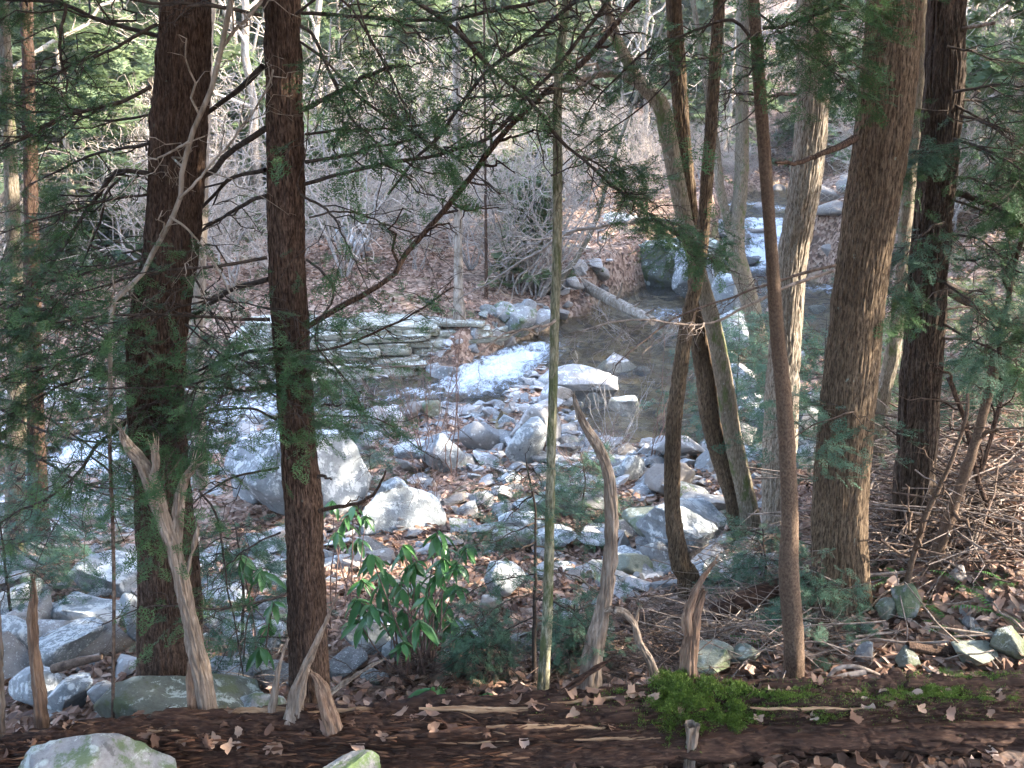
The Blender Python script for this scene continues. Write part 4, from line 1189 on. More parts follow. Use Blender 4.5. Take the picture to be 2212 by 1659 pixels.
# first hemlock
for pts, a, b, w0, w1, kw in [
 ([(340, 53), (233, 107), (150, 130), (40, 190)], 5.1, 4.9, 8, 3, F1),
 ([(327, 187), (250, 220), (150, 250), (0, 323), (-80, 360)], 5.1, 4.8, 9, 4, F1),
 ([(340, 78), (233, 43), (117, 3), (0, 5), (-60, 10)], 5.2, 5.4, 10, 6, F1),
 ([(325, 247), (230, 265), (160, 247), (100, 230), (0, 217)], 5.2, 5.6, 6, 4, F2),
 ([(143, 7), (133, 90), (147, 167), (143, 197)], 5.0, 4.9, 8, 4, B),
 ([(320, 420), (200, 440), (80, 470), (-40, 520)], 5.2, 5.0, 6, 3, F1),
 ([(310, 560), (200, 590), (80, 620), (-40, 680)], 5.1, 4.8, 7, 3, F1),
 ([(300, 640), (160, 670), (20, 690)], 5.1, 4.7, 6, 3, F1),
 ([(290, 720), (180, 760), (60, 800), (-60, 840)], 5.1, 4.8, 6, 3, F1),
 ([(285, 790), (170, 820), (50, 880), (-50, 930)], 5.1, 4.7, 6, 3, F1),
 ([(282, 906), (200, 970), (167, 1010), (100, 1066), (33, 1103), (-40, 1150)], 5.1, 4.7, 8, 4, F2),
 ([(260, 385), (230, 420), (215, 500), (160, 620), (120, 700)], 5.3, 5.3, 6, 2, B),
 ([(420, 600), (470, 700), (520, 780), (560, 800)], 5.0, 4.7, 5, 2, F1),
 ([(400, 800), (360, 850), (310, 900), (380, 980)], 4.95, 4.6, 5, 2, F1),
 ([(400, 700), (450, 740), (520, 800), (600, 860), (660, 880)], 4.9, 4.55, 5, 2, F1),
 ([(410, 640), (520, 660), (640, 700), (700, 760)], 4.9, 4.6, 5, 2, F1),
 ([(430, 1060), (470, 1120), (500, 1290), (530, 1480)], 5.2, 5.1, 5, 3, dict(n=8, L=.3, sub=3))]:
    limb(H1, H1o, pts, a, b, w0, w1, **kw)
for k in range(8):
    y0 = rg.uniform(560, 1000)
    x0 = rg.uniform(-60, 40)
    pts = [(x0, y0), (x0 + 90, y0 + rg.uniform(10, 50)), (x0 + 200, y0 + rg.uniform(30, 110)), (x0 + 330, y0 + rg.uniform(50, 170))]
    limb(MID[1][0], MID[1][2], pts, rg.uniform(6, 8.5), rg.uniform(6, 8), 7, 3, n=13, L=.8, sub=6, foliage=.42, fsize=.15, fmat='needle_blue')
for k in range(7):
    y0 = rg.uniform(1020, 1250)
    pts = [(60, y0 - 60), (20, y0 - 20), (90, y0 + 30), (190, y0 + rg.uniform(40, 120))]
    limb(MID[2][0], MID[2][2], pts, 9.6, rg.uniform(8, 9), 6, 2, n=9, L=.6, sub=5, foliage=.35, fsize=.15, fmat='needle_blue')
# boughs that hang in from above
HB = thing('hemlock_tree', 'hemlock just out of the frame whose long bough slants down across the middle', 'hemlock tree', (-1.2, 6.6, gz(-1.2, 6.6) + 0.0))
HBo = np.array(HB.location)
for pts, a, b, w0, w1, kw in [
 ([(800, -90), (891, 0), (944, 37), (1004, 87), (1071, 157), (1138, 213), (1198, 293), (1258, 337), (1304, 383), (1371, 433), (1455, 500), (1540, 560)], 4.7, 4.9, 12, 5, dict(n=26, L=.45, sub=5, foliage=.0)),
 ([(1258, 337), (1300, 360), (1371, 433), (1455, 500), (1530, 540)], 4.86, 4.9, 5, 3, dict(n=22, L=.42, sub=6, foliage=1.0, fsize=.105, lo=.0, fmat='needle')),
 ([(1190, 380), (1230, 360), (1300, 330), (1360, 350)], 4.9, 4.8, 4, 2, dict(n=8, L=.3, sub=6, foliage=.9, fsize=.1)),
 ([(1590, -30), (1480, 120), (1380, 240), (1240, 330), (1190, 380)], 4.9, 5.2, 4, 3, B),
 ([(760, -40), (800, 80), (850, 180), (900, 270)], 4.6, 4.5, 5, 2, F1),
 ([(1040, -40), (1060, 60), (1100, 140), (1170, 200)], 4.7, 4.6, 5, 2, dict(n=14, L=.4, sub=5, foliage=.7, fsize=.11))]:
    limb(HB, HBo, pts, a, b, w0, w1, **kw)
hp = np.array([[*HBo, .16], [HBo[0] + .05, HBo[1], HBo[2] + 3, .14], [HBo[0], HBo[1], 13, .06]])
# its trunk stands hidden behind the second hemlock's limbs above the frame: a stem of its own off to the left of the view
HB.location = (-3.9, 3.4, gz(-3.9, 3.4)); _mv = np.array(HB.location) - HBo
for ch in HB.children: ch.location = tuple(-_mv)
hp = np.array([[0, 0, -.15, .17], [0, 0, 4, .15], [0, 0, 11, .05]]) + np.array([*HB.location, 0])
put('trunk', trunk_geo(hp, k=40, step=.1, amp=.008, pitch=.03, seed=77).mesh('trunk', np.array(HB.location)), MAT['hemlock_bark'], HB)

# oak and ridged hemlock at the right
for root, o, pts, a, b, w0, w1, kw in [
 (T5, T5o, [(1848, 298), (1800, 322), (1742, 346), (1708, 348), (1676, 350)], 5.8, 5.3, 17, 6, dict(n=0, mat='hemlock_bark', label='thick broken dead limb')),
 (T5, T5o, [(1868, 140), (1850, 155), (1835, 158)], 5.8, 5.5, 9, 3, dict(n=5, L=.15, sub=0, mat='snag_red')),
 (T5, T5o, [(1878, 30), (1870, 60), (1858, 95)], 5.7, 5.6, 6, 2, dict(n=2, L=.15, sub=0, mat='snag_red')),
 (T5, T5o, [(1805, 573), (1688, 603), (1475, 683), (1400, 735), (1330, 790)], 5.6, 5.2, 7, 3, dict(n=14, L=.4, sub=5, mat='stick_brown')),
 (T5, T5o, [(1802, 583), (1688, 625), (1555, 690), (1475, 698), (1340, 690), (1230, 720)], 5.5, 5.1, 8, 3, dict(n=18, L=.4, sub=6, mat='stick', lo=.45)),
 (T6, T6o, [(2065, 417), (2142, 443), (2212, 470), (2300, 500)], 6.5, 6.3, 15, 9, dict(n=8, L=.6, sub=5, foliage=.5)),
 (T6, T6o, [(2080, 62), (2110, 55), (2150, 50)], 6.5, 6.2, 9, 7, dict(n=0, mat='snag')),
 (T6, T6o, [(2075, 250), (2140, 270), (2230, 330)], 6.4, 6.0, 7, 3, F1),
 (T6, T6o, [(2060, 300), (2130, 330), (2250, 400)], 6.4, 5.9, 7, 3, F1),
 (T6, T6o, [(2060, 200), (2150, 190), (2260, 200)], 6.4, 6.1, 7, 3, F1),
 (T6, T6o, [(2040, 330), (1990, 320), (1960, 330)], 6.4, 6.0, 6, 2, dict(n=12, L=.35, sub=6, foliage=.9, fsize=.12, fmat='needle_blue')),
 (T6, T6o, [(2040, 480), (2000, 500), (1950, 560)], 6.4, 6.0, 6, 2, dict(n=12, L=.35, sub=6, foliage=.8, fsize=.12, fmat='needle_blue')),
 (T6, T6o, [(2020, 600), (2060, 620), (2110, 660), (2160, 740)], 6.4, 6.0, 6, 2, dict(n=14, L=.45, sub=6, foliage=.8, fsize=.12, fmat='needle_blue')),
 (T6, T6o, [(1990, 560), (1940, 620), (1900, 650)], 6.4, 6.0, 5, 2, dict(n=12, L=.35, sub=6, foliage=.7, fsize=.12)),
 (T6, T6o, [(2060, 560), (2120, 560), (2212, 540)], 6.4, 6.1, 5, 2, F2),
 (T6, T6o, [(2045, 100), (2130, 110), (2240, 140)], 6.4, 6.2, 6, 2, F2),
 (T6, T6o, [(2060, 380), (2140, 400), (2230, 430)], 6.4, 6.2, 6, 2, F1),
 (T6, T6o, [(1935, 900), (1880, 895), (1830, 900), (1760, 920), (1700, 960)], 6.0, 5.2, 5, 2, dict(n=14, L=.4, sub=6, foliage=.85, fsize=.11, fmat='needle_blue')),
 (T4, T4o, [(1722, 205), (1690, 208), (1640, 215), (1560, 205)], 8.1, 7.8, 8, 4, dict(n=6, L=.5, sub=4, mat='twig_dark')),
 (TS, TSo, [(1640, 110), (1580, 45), (1475, 75), (1400, 110), (1300, 200), (1250, 280)], 5.0, 5.0, 8, 3, dict(n=14, L=.4, sub=5, foliage=.35, fsize=.1)),
 (TS, TSo, [(1648, 60), (1720, 45), (1790, 25), (1850, -20)], 4.95, 4.6, 8, 5, dict(n=18, L=.4, sub=6, foliage=.9, fsize=.105)),
 (TS, TSo, [(1640, 30), (1700, 80), (1760, 130), (1820, 170)], 4.95, 4.6, 5, 2, dict(n=18, L=.36, sub=6, foliage=.95, fsize=.105)),
 (TS, TSo, [(1652, 130), (1600, 170), (1560, 240)], 5.0, 4.9, 6, 2, B),
 (TS, TSo, [(1640, 70), (1560, 120), (1490, 140), (1440, 180)], 4.95, 4.7, 5, 2, F2),
 (TP, TPo, [(1208, 195), (1150, 205), (1100, 207), (1010, 215)], 5.1, 5.0, 7, 4, dict(n=5, L=.4, sub=4)),
 (TP, TPo, [(1199, 692), (1180, 705), (1150, 712), (1100, 722), (1040, 760)], 5.05, 4.8, 7, 3, dict(n=3, L=.5, sub=2, mat='stick')),
 (TP, TPo, [(1206, 190), (1240, 200), (1290, 160)], 5.1, 5.0, 8, 3, dict(n=14, L=.22, sub=5, mat='stick'))]:
    limb(root, o, pts, a, b, w0, w1, **kw)

for k in range(9):
    y0 = rg.uniform(180, 820); x0 = float(np.interp(y0, [0, 1240], [2085, 2020]))
    limb(T6, T6o, [(x0 - 10, y0), (x0 + 60, y0 + rg.uniform(-5, 40)), (x0 + 150, y0 + rg.uniform(10, 110)), (x0 + 240, y0 + rg.uniform(20, 150))], 6.5, rg.uniform(5.6, 7.4), 6, 2, n=15, L=.55, sub=6, foliage=.8, fsize=.125, fmat='needle' if k % 2 else 'needle_blue')
# thin pale sapling leaning in front of the first hemlock
LS = thing('leaning_sapling', 'slender pale sapling leaning across the front of the thick hemlock', 'sapling', P(243, 1560, 4.6))
LSo = np.array(LS.location)
for pts, w0, w1 in [([(237, 960), (240, 753), (243, 653), (300, 603), (327, 547), (367, 467), (387, 430), (393, 367), (410, 300), (450, 200), (473, 117), (500, 0), (520, -60)], 9, 11), ([(473, 117), (500, 70), (567, 0), (600, -60)], 8, 7), ([(410, 305), (370, 320), (330, 335), (300, 360)], 6, 3), ([(367, 467), (400, 490), (440, 530), (480, 600), (500, 640)], 6, 4), ([(387, 430), (420, 395), (480, 320), (570, 200), (590, 150)], 6, 4)]:
    limb(LS, LSo, pts, 4.6, 4.6, w0, w1, n=7, L=.4, sub=3, mat='trunk_grey')
w0 = np.array([P(237, 960, 4.6), P(246, 1250, 4.6), P(243, 1570, 4.6)])
V, T, Q = tubes(resample(w0, n=24)[0][None], np.full((1, 24), .010), 8)
put('stem', MB().add(V, Q=Q).mesh('stem', LSo), MAT['stick_brown'], LS)

for root, p, o, sp_, gr in [(H1, H1p, H1o, 2.6, True), (H2, H2p, H2o, 2.4, True), (T6, T6p, T6o, 3.0, True), (T5, T5p, T5o, 3.5, False), (T4, T4p, T4o, 3.5, False)]:
    crown_part(root, o, np.array([*p[-4, :2], 6.6]), p[-1, 2] + 1, np.random.default_rng(int(p[0, 0] * 100) % 997 + 5), sp_, 34 if gr else 20, green=gr)

# unseen hemlocks added round the viewer and on the right bank for their shade
PR = None
for x, y, s_, w_ in [(6.6, 2.0, 1.0, 'close at the right'), (9.5, 4.6, 1.1, 'farther right'), (-5.2, 1.6, 1.0, 'close at the left'), (3.2, -2.8, 1.05, 'behind right'), (-2.8, -3.0, 1.0, 'behind left'), (0.6, -6.5, 1.2, 'straight behind'),
                     (8.0, -2.5, 1.15, 'far behind right'), (-8.5, 4.0, 1.0, 'farther left'), (-0.6, -1.3, .9, 'right behind the viewer'), (11.5, 12.5, 1.1, 'on the right bank, first'), (13.5, 15.5, 1.2, 'on the right bank, second'), (14.0, 19.0, 1.15, 'on the right bank, third'),
                     (17.0, 17.0, 1.3, 'on the right bank, fourth'), (17.5, 22.5, 1.25, 'on the right bank, fifth'), (19.5, 27.0, 1.3, 'on the right bank, sixth'), (20.5, 20.0, 1.4, 'on the right bank, seventh'), (24.0, 24.0, 1.4, 'on the right bank, eighth'), (8.8, 11.2, 1.0, 'on the right bank, nearest'), (9.6, 14.6, 1.05, 'on the right bank behind the nearest')]:
    lab = 'unseen hemlock added for shade, ' + w_
    z = gz(x, y)
    if PR is None:
        PR = thing('hemlock_tree', lab, 'hemlock tree', (x, y, z), 'unseen hemlocks added for shade')
        o = np.array([x, y, z])
        put('trunk', trunk_geo(np.array([[x, y, z - .2, .2], [x, y, z + 4, .17], [x + .1, y, z + 9, .11], [x, y, z + 13, .03]]), k=32, step=.12, amp=.01, pitch=.04, seed=5).mesh('trunk', o), MAT['hemlock_bark'], PR)
        crown_part(PR, o, np.array([x, y, z + 3.9]), z + 13, np.random.default_rng(3), 3.4, 48)
    else:
        c = copy_tree(PR); c.location = (x, y, z); tag(c, lab, 'hemlock tree', 'unseen hemlocks added for shade'); c.rotation_euler = (0, 0, x * 1.9); c.scale = (s_, s_, s_)

# ------------------------------------------------------------------ the rotten log across the foreground
LOGY = 4.2
logp = pxpath([(-420, 1690, 130), (-100, 1655, 140), (120, 1632, 142), (300, 1614, 146), (600, 1608, 150), (900, 1610, 165), (1200, 1594, 190), (1450, 1572, 206), (1700, 1560, 188), (1950, 1552, 186), (2212, 1546, 190), (2500, 1540, 190)], LOGY)
LOGo = P(1106, 1620, LOGY)
LOG = thing('fallen_log', 'rotten reddish brown fallen log lying across the whole foreground, moss at the right', 'fallen log', LOGo)
def log_geo():
    q, s, L = resample(logp, step=.0105)
    k = 190
    C, R = q[:, :3], q[:, 3]
    t = unit(np.gradient(C, axis=0)); ref = np.array([0, 0, 1.0])
    u = unit(np.cross(t, ref)); v = np.cross(u, t)
    A, S = np.meshgrid(np.arange(k) * 2 * math.pi / k, s)
    n3 = np.stack([np.cos(A) * 8, np.sin(A) * 8, S * 4.6], -1)
    n3 = n3 + fbm(n3 * .4, 2, 4)[..., None] * 1.5
    f = fbm(n3, 4, 60, .55)
    ridge = 1 - np.minimum(1, np.abs(f) * 2.4) ** .9
    steps = np.floor(fbm(np.stack([np.cos(A) * 2.6, np.sin(A) * 2.6, S * .9], -1), 3, 61) * 6) / 6
    fine = fbm(np.stack([np.cos(A) * 26, np.sin(A) * 26, S * 6], -1), 3, 62)
    big = fbm(np.stack([np.cos(A) * 1.1, np.sin(A) * 1.1, S * .8], -1), 3, 63)
    rotten = smooth01((1.9 - S) / 1.9)
    rad = R[:, None] * (1 + .16 * big) - .046 * ridge + .10 * steps + .012 * fine
    rad = rad - rotten * R[:, None] * .22 * np.abs(fbm(np.stack([np.cos(A) * 2, np.sin(A) * 2, S * 3], -1), 3, 64)) * 2
    V = C[:, None, :] + (np.cos(A)[..., None] * u[:, None, :] + np.sin(A)[..., None] * v[:, None, :]) * rad[..., None]
    n = len(s)
    i = np.arange(n - 1)[:, None] * k; j = np.arange(k)[None, :]; j2 = (j + 1) % k
    Q = np.stack([i + j, i + j2, i + k + j2, i + k + j], -1).reshape(-1, 4)
    N = (V - C[:, None, :]) / rad[..., None]
    return V.reshape(-1, 3), N.reshape(-1, 3), Q
LV, LN, LQ = log_geo()
put('trunk', MB().add(LV, Q=LQ[:, ::-1]).mesh('trunk', LOGo), MAT['log'], LOG)
def project(V):
    d = V - np.array([0, 0, CAM_Z])
    z = d[:, 1] * cp - d[:, 2] * sp
    yy = d[:, 1] * sp + d[:, 2] * cp
    return CX + FPX * d[:, 0] / z, CY - FPX * yy / z
LPX, LPY = project(LV)
FACE = (LN @ unit(np.array([0, -.75, .66]))) > .15

def moss_part(regions, n, seed, ln=.011):
    rg = np.random.default_rng(seed)
    w = np.zeros(len(LV))
    for (cx, cy, rx, ry, lift) in regions:
        nz = fbm(np.stack([LPX / 30, LPY / 16, LPX * 0], 1), 4, 5) * 1.0
        w = np.maximum(w, np.clip(1 - np.hypot((LPX - cx) / rx, (LPY - cy) / ry) + nz, 0, 1) * (.4 + lift))
    w = w * FACE
    idx = rg.choice(len(LV), n, p=w / w.sum())
    base = LV[idx] + rg.normal(size=(n, 3)) * .005 + LN[idx] * (w[idx][:, None] * .055 * (.55 + .6 * rg.random((n, 1)) + .5 * fbm(LV[idx] * 22, 2, 6)[:, None]))
    d = unit(LN[idx] + np.array([0, 0, .5]) + rg.normal(size=(n, 3)) * .7) * ln * (.6 + .9 * rg.random((n, 1)))
    s = unit(np.cross(d, rg.normal(size=(n, 3)))) * ln * .26
    V = np.stack([base - s, base + s, base + d], 1).reshape(-1, 3)
    mb = MB(); mb.add(V, T=np.arange(3 * n).reshape(-1, 3), att=np.repeat(rg.random(n), 3))
    o = put('moss', mb.mesh('moss', LOGo, smooth=False, att=True), MAT['moss'], LOG)
    o['kind'] = 'stuff'
moss_part([(1515, 1520, 120, 70, .7), (1470, 1480, 70, 30, .4)], 34000, 1)
moss_part([(1690, 1512, 60, 16, .1), (1790, 1545, 70, 20, .1), (2030, 1505, 150, 20, .2), (2090, 1462, 120, 14, .1), (1620, 1545, 50, 22, .1), (1740, 1490, 60, 10, .05), (1330, 1500, 40, 8, 0), (1600, 1520, 420, 60, -.33), (1900, 1510, 380, 60, -.34)], 22000, 2, .009)

def snag(name, label, rows, Y, mat, parent=None, org=None, k=72, amp=.013, pitch=.019, flare=0.0, seed=0, cat='dead snag', root=None, stretch=11, lump=.09, twist=.5, cap=True):
    p = pxpath(rows, Y)
    mb = trunk_geo(p, k=k, step=.012, amp=amp, pitch=pitch, stretch=stretch, flare=flare, seed=seed, lump=lump, cap=cap, twist=twist)
    rs = np.random.default_rng(seed + 500)                       # splinters at the broken end
    e, d, rr = p[-1, :3], unit(p[-1, :3] - p[-2, :3]), max(p[-1, 3], .004)
    n = 7
    d2 = unit(d + rs.normal(size=(n, 3)) * .22)
    b = e - d * rr * 2 + rs.normal(size=(n, 3)) * rr * .5
    ln = rr * rs.uniform(2.5, 7, (n, 1, 1))
    C = b[:, None, :] + d2[:, None, :] * ln * np.linspace(0, 1, 5)[None, :, None]
    V, T, Q = tubes(C, np.tile(np.linspace(rr * .42, .0006, 5), (n, 1)), 4); mb.add(V, Q=Q)
    return mb
def stub(label, rows, Y, mat='snag', sub=None, **kw):
    o = put('branch_stub', snag('', '', rows, Y, mat, **kw).mesh('branch_stub', LOGo), MAT[mat], LOG)
    if label: o['label'] = label
    return o
stub('tall barkless forked limb', [(452, 1556, 36), (440, 1473, 38), (420, 1390, 36), (400, 1293, 33), (377, 1190, 33), (350, 1112, 33), (333, 1060, 36), (318, 1020, 32), (300, 990, 27), (281, 968, 25), (268, 945, 17), (262, 928, 9)], 4.32, seed=3)
stub(None, [(326, 1045, 20), (336, 1010, 19), (336, 985, 18), (332, 962, 15)], 4.30, seed=4)
stub(None, [(379, 1190, 28), (384, 1110, 28), (396, 1040, 22), (414, 1015, 18), (425, 1000, 12)], 4.34, seed=5)
stub(None, [(403, 1240, 9), (416, 1190, 12), (424, 1155, 11), (428, 1135, 5)], 4.3, seed=6)
stub(None, [(422, 1556, 26), (414, 1490, 22), (412, 1440, 16), (414, 1410, 9)], 4.3, mat='snag_red', seed=7)
stub('jagged leaning stub with split base', [(632, 1560, 46), (642, 1500, 36), (655, 1455, 24), (672, 1415, 18), (700, 1355, 12), (730, 1284, 3)], 4.22, seed=8)
stub('dark twisted root like stub', [(722, 1575, 44), (708, 1530, 36), (698, 1490, 30), (684, 1464, 18), (672, 1452, 6)], 4.12, mat='snag_red', seed=9)
stub(None, [(586, 1548, 26), (593, 1505, 19), (601, 1450, 12), (612, 1410, 8), (622, 1382, 3)], 4.24, seed=10)
stub(None, [(712, 1500, 14), (740, 1478, 14), (790, 1446, 10), (830, 1424, 4)], 4.3, seed=11)
stub('forked brown stump beside the moss', [(1484, 1500, 56), (1487, 1440, 46), (1492, 1390, 40), (1497, 1345, 38), (1505, 1310, 26), (1520, 1275, 10)], 4.35, mat='snag_red', seed=12)
stub(None, [(1486, 1370, 24), (1484, 1330, 22), (1500, 1280, 17), (1524, 1240, 14), (1546, 1212, 8)], 4.33, mat='snag_red', seed=13)
stub('moss capped pale stub', [(1496, 1565, 34), (1494, 1600, 27), (1490, 1640, 24), (1486, 1700, 26)], 3.98, seed=14)
stub('dark splintered stick', [(1212, 1496, 14), (1250, 1470, 14), (1290, 1442, 13), (1322, 1424, 7)], 4.25, mat='log', seed=15)
for k, (x0, x1, y0, y1, w) in enumerate([(905, 1190, 1531, 1533, 15), (470, 640, 1541, 1532, 22), (1050, 1300, 1570, 1572, 15), (640, 790, 1545, 1530, 14), (740, 900, 1556, 1560, 9), (1190, 1420, 1520, 1500, 10), (1620, 1860, 1530, 1532, 10), (960, 1120, 1602, 1600, 10), (1240, 1440, 1600, 1590, 9), (300, 420, 1580, 1572, 9)]):
    near = np.where((np.abs(LPX - (x0 + x1) / 2) < 20) & (np.abs(LPY - (y0 + y1) / 2) < 8) & FACE)[0]
    Yk = (np.median(LV[near, 1]) if len(near) else LOGY) - .005
    xs = np.linspace(x0, x1, 8)
    rows = [(x, y0 + (y1 - y0) * i / 7 + random.uniform(-2, 2), w * (math.sin(math.pi * (i + .6) / 8.2) ** .5) * random.uniform(.7, 1.1)) for i, x in enumerate(xs)]
    mb = snag('', '', rows, Yk, '', k=20, amp=.004, pitch=.008, seed=70 + k, lump=.10)
    put('splinter', mb.mesh('splinter', LOGo), MAT['splinter'], LOG)

def chips(n, seed):
    r = np.random.default_rng(seed)
    wt = FACE * (.25 + smooth01((fbm(np.stack([LPX / 120, LPY / 40, LPX * 0], 1), 3, 33) + .1) / .4)) * np.where(LPX < 1420, 1.6, .3)
    i = r.choice(len(LV), n, p=wt / wt.sum())
    L = r.uniform(.01, .06, n)[:, None]; W = L * r.uniform(.06, .2, (n, 1))
    d = unit(np.array([1.0, 0, 0]) + r.normal(size=(n, 3)) * np.array([0, .2, .15]))
    N = unit(LN[i] + r.normal(size=(n, 3)) * .2)
    b = unit(np.cross(N, d)); c = LV[i] + LN[i] * r.uniform(.0, .022, (n, 1))
    t = W * .35
    V = np.stack([c - d * L, c - b * W * .8 + N * t, c + d * L * .9 - b * W * .3, c + d * L * .8 + b * W * .5, c + b * W + N * t * .4, c + N * t * 2.2], 1).reshape(-1, 3)
    q = np.arange(n)[:, None] * 6
    T = np.concatenate([q + np.array([[5, a, (a + 1) % 5]]) for a in range(5)], 0)
    o = put('bark_chips', MB().add(V, T=T, att=np.repeat(r.random(n) ** 1.6, 6)).mesh('bark_chips', LOGo, smooth=False, att=True), MAT['chip'], LOG)
    o['kind'] = 'stuff'
chips(1100, 12)

# snag behind the log, with its curved side limb
p0 = P(1280, 1470, 4.9); SNo = np.array([p0[0], p0[1], gz(p0[0], p0[1])])
SN = thing('dead_snag', 'barkless pale dead snag curving up behind the middle of the log', 'dead snag', SNo)
put('trunk', snag('', '', [(1272, 1520, 62), (1276, 1456, 50), (1284, 1390, 45), (1298, 1330, 36), (1308, 1280, 32), (1318, 1206, 31), (1320, 1103, 29), (1314, 1030, 27), (1294, 970, 25), (1264, 920, 20), (1248, 885, 15), (1239, 853, 7)], 4.9, '', k=64, flare=.12, seed=41, lump=.03).mesh('trunk', SNo), MAT['snag'], SN)
put('limb', snag('', '', [(1306, 1322, 14), (1325, 1316, 17), (1348, 1322, 17), (1368, 1346, 16), (1380, 1385, 17), (1402, 1423, 20), (1414, 1460, 25), (1416, 1500, 28)], 4.85, '', k=36, seed=42).mesh('limb', SNo), MAT['snag'], SN)
put('limb', snag('', '', [(1371, 1352, 9), (1377, 1330, 8), (1383, 1305, 3)], 4.85, '', k=20, seed=43).mesh('limb', SNo), MAT['snag'], SN)
p0 = P(90, 1600, 4.6)
PO = thing('broken_post', 'broken brown dead stem standing like a post at the far left behind the log', 'dead snag', p0)
put('stem', snag('', '', [(92, 1640, 36), (90, 1560, 33), (82, 1480, 29), (73, 1406, 24), (68, 1330, 23), (72, 1290, 18), (72, 1250, 6)], 4.6, '', k=44, seed=44).mesh('stem', p0), MAT['snag_red'], PO)
p0 = P(0, 1620, 4.6)
PO = thing('broken_post', 'thin pale dead stem cut by the left picture edge', 'dead snag', p0)
put('stem', snag('', '', [(2, 1640, 20), (1, 1500, 16), (0, 1380, 10), (-1, 1310, 4)], 4.6, '', k=30, seed=45).mesh('stem', p0), MAT['snag'], PO)
# trunk lying in the pool and logs on the right slope
def lying(label, rows, mat, seed, extra=(), amp=.02, pitch=.06, name='fallen_log', k=40, stub_mat='snag'):
    p = pxpath(rows, 0)
    o = p[0, :3]
    root = thing(name, label, 'fallen trunk', o)
    put('trunk', trunk_geo(p, k=k, step=.05, amp=amp, pitch=pitch, stretch=9, seed=seed, lump=.05, cap=True, vis=99).mesh('trunk', o), MAT[mat], root)
    for e in extra:
        put('branch_stub', trunk_geo(pxpath(e, 0), k=12, step=.05, amp=.004, seed=seed + 1, vis=99).mesh('branch_stub', o), MAT[stub_mat], root)
lying('pale fallen trunk slanting into the head of the brown pool', [(1195, 570, 22, 28), (1232, 596, 23, 27), (1290, 632, 24, 25.6), (1350, 664, 24, 24.2), (1410, 694, 20, 23)], 'trunk_grey', 51,
      [[(1330, 650, 7, 24.6), (1340, 630, 6, 24.4), (1344, 612, 4, 24.2)], [(1360, 668, 6, 24), (1382, 655, 5, 23.6)], [(1388, 682, 6, 23.4), (1412, 668, 5, 23)], [(1300, 640, 6, 25.2), (1292, 660, 4, 25)]])
lying('thick trunk leaning across the far right slope behind the ridged hemlock', [(1990, 585, 26, 9.6), (2049, 623, 28, 9.3), (2130, 665, 31, 9), (2212, 706, 36, 8.6), (2330, 770, 42, 8)], 'oak_bark', 52)
lying('pale barkless log lying on the right slope', [(1990, 1020, 30, 8.2), (2060, 995, 36, 8.0), (2140, 975, 40, 7.8), (2240, 950, 42, 7.6)], 'trunk_grey', 53)
lying('dark rotting log under the brush between stump and slim trunk', [(1540, 1330, 40, 5.9), (1600, 1300, 46, 5.9), (1680, 1272, 44, 6.0), (1760, 1250, 40, 6.1)], 'log', 54)
lying('long thin fallen stick behind the ridged hemlock', [(1870, 1243, 9, 6.0), (1960, 1236, 9, 6.0), (2060, 1228, 9, 6.1), (2150, 1246, 7, 6.1)], 'stick', 55, amp=.003, pitch=.02, k=14)
lying('curved dark fallen limb above the log at the right', [(1960, 1395, 20, 5.0), (2040, 1408, 24, 5.0), (2110, 1400, 26, 5.0), (2230, 1370, 26, 5.1)], 'hemlock_bark', 56, amp=.006, pitch=.02)
lying('pale dead limb lying on the leaves left of the first hemlock', [(220, 1418, 16, 6.0), (140, 1436, 14, 6.1), (100, 1460, 8, 6.1)], 'stick', 57, amp=.0015, pitch=.02, k=18)
lying('short broken limb in the leaves left of the first hemlock', [(115, 1445, 22, 5.6), (170, 1430, 20, 5.6), (220, 1420, 12, 5.6)], 'stick_brown', 58, amp=.0015, pitch=.02, k=18)
lying('bleached limb lying across the side channel behind the oak', [(1740, 860, 9, 14), (1800, 850, 9, 14), (1860, 848, 8, 14)], 'trunk_grey', 59, k=14)
lying('old trunk bridging the upper cascade behind the pale oak', [(1745, 468, 20, 38), (1800, 462, 21, 38), (1860, 456, 20, 38.5)], 'trunk_grey', 60, k=20)
lying('pale bent stick lying on the log near the slim trunk', [(1782, 1478, 10, 4.45), (1805, 1446, 11, 4.5), (1850, 1440, 10, 4.5), (1900, 1458, 7, 4.5)], 'stick', 61, amp=.002, pitch=.01, k=16)
lying('bleached wedge of wood beside the pale bent stick', [(1780, 1474, 8, 4.4), (1820, 1462, 15, 4.4), (1870, 1452, 12, 4.4)], 'stick', 62, amp=.002, pitch=.01, k=16)

# saplings on the right slope
def sapling(label, stems, Y, _mat, name='sapling', **kw):
    o = P(stems[0][0][0], stems[0][0][1], Y)
    root = thing(name, label, 'sapling', o)
    for s in stems:
        w0, w1 = s[0][2], s[-1][2]
        limb(root, o, [(a[0], a[1]) for a in s], Y, Y + kw.get('dY', 0), w0, w1, **{k: v for k, v in kw.items() if k not in ('dY',)})
    return root, o
sapling('brown broken topped sapling leaning right, by the ridged hemlock', [[(2008, 1262, 28), (2030, 1180, 26), (2055, 1100, 25), (2095, 980, 22), (2120, 890, 20), (2150, 792, 18)]], 6.0, 'smooth_bark', n=4, L=.3, sub=2, mat='smooth_bark')
sapling('thin curling sapling rooted on a stone at the right', [[(1989, 1310, 16), (1965, 1292, 15), (1958, 1260, 15), (1976, 1180, 14), (1992, 1106, 13), (2030, 1020, 11), (2075, 920, 9), (2090, 850, 7)]], 5.7, 'smooth_bark', n=6, L=.5, sub=3, mat='smooth_bark')
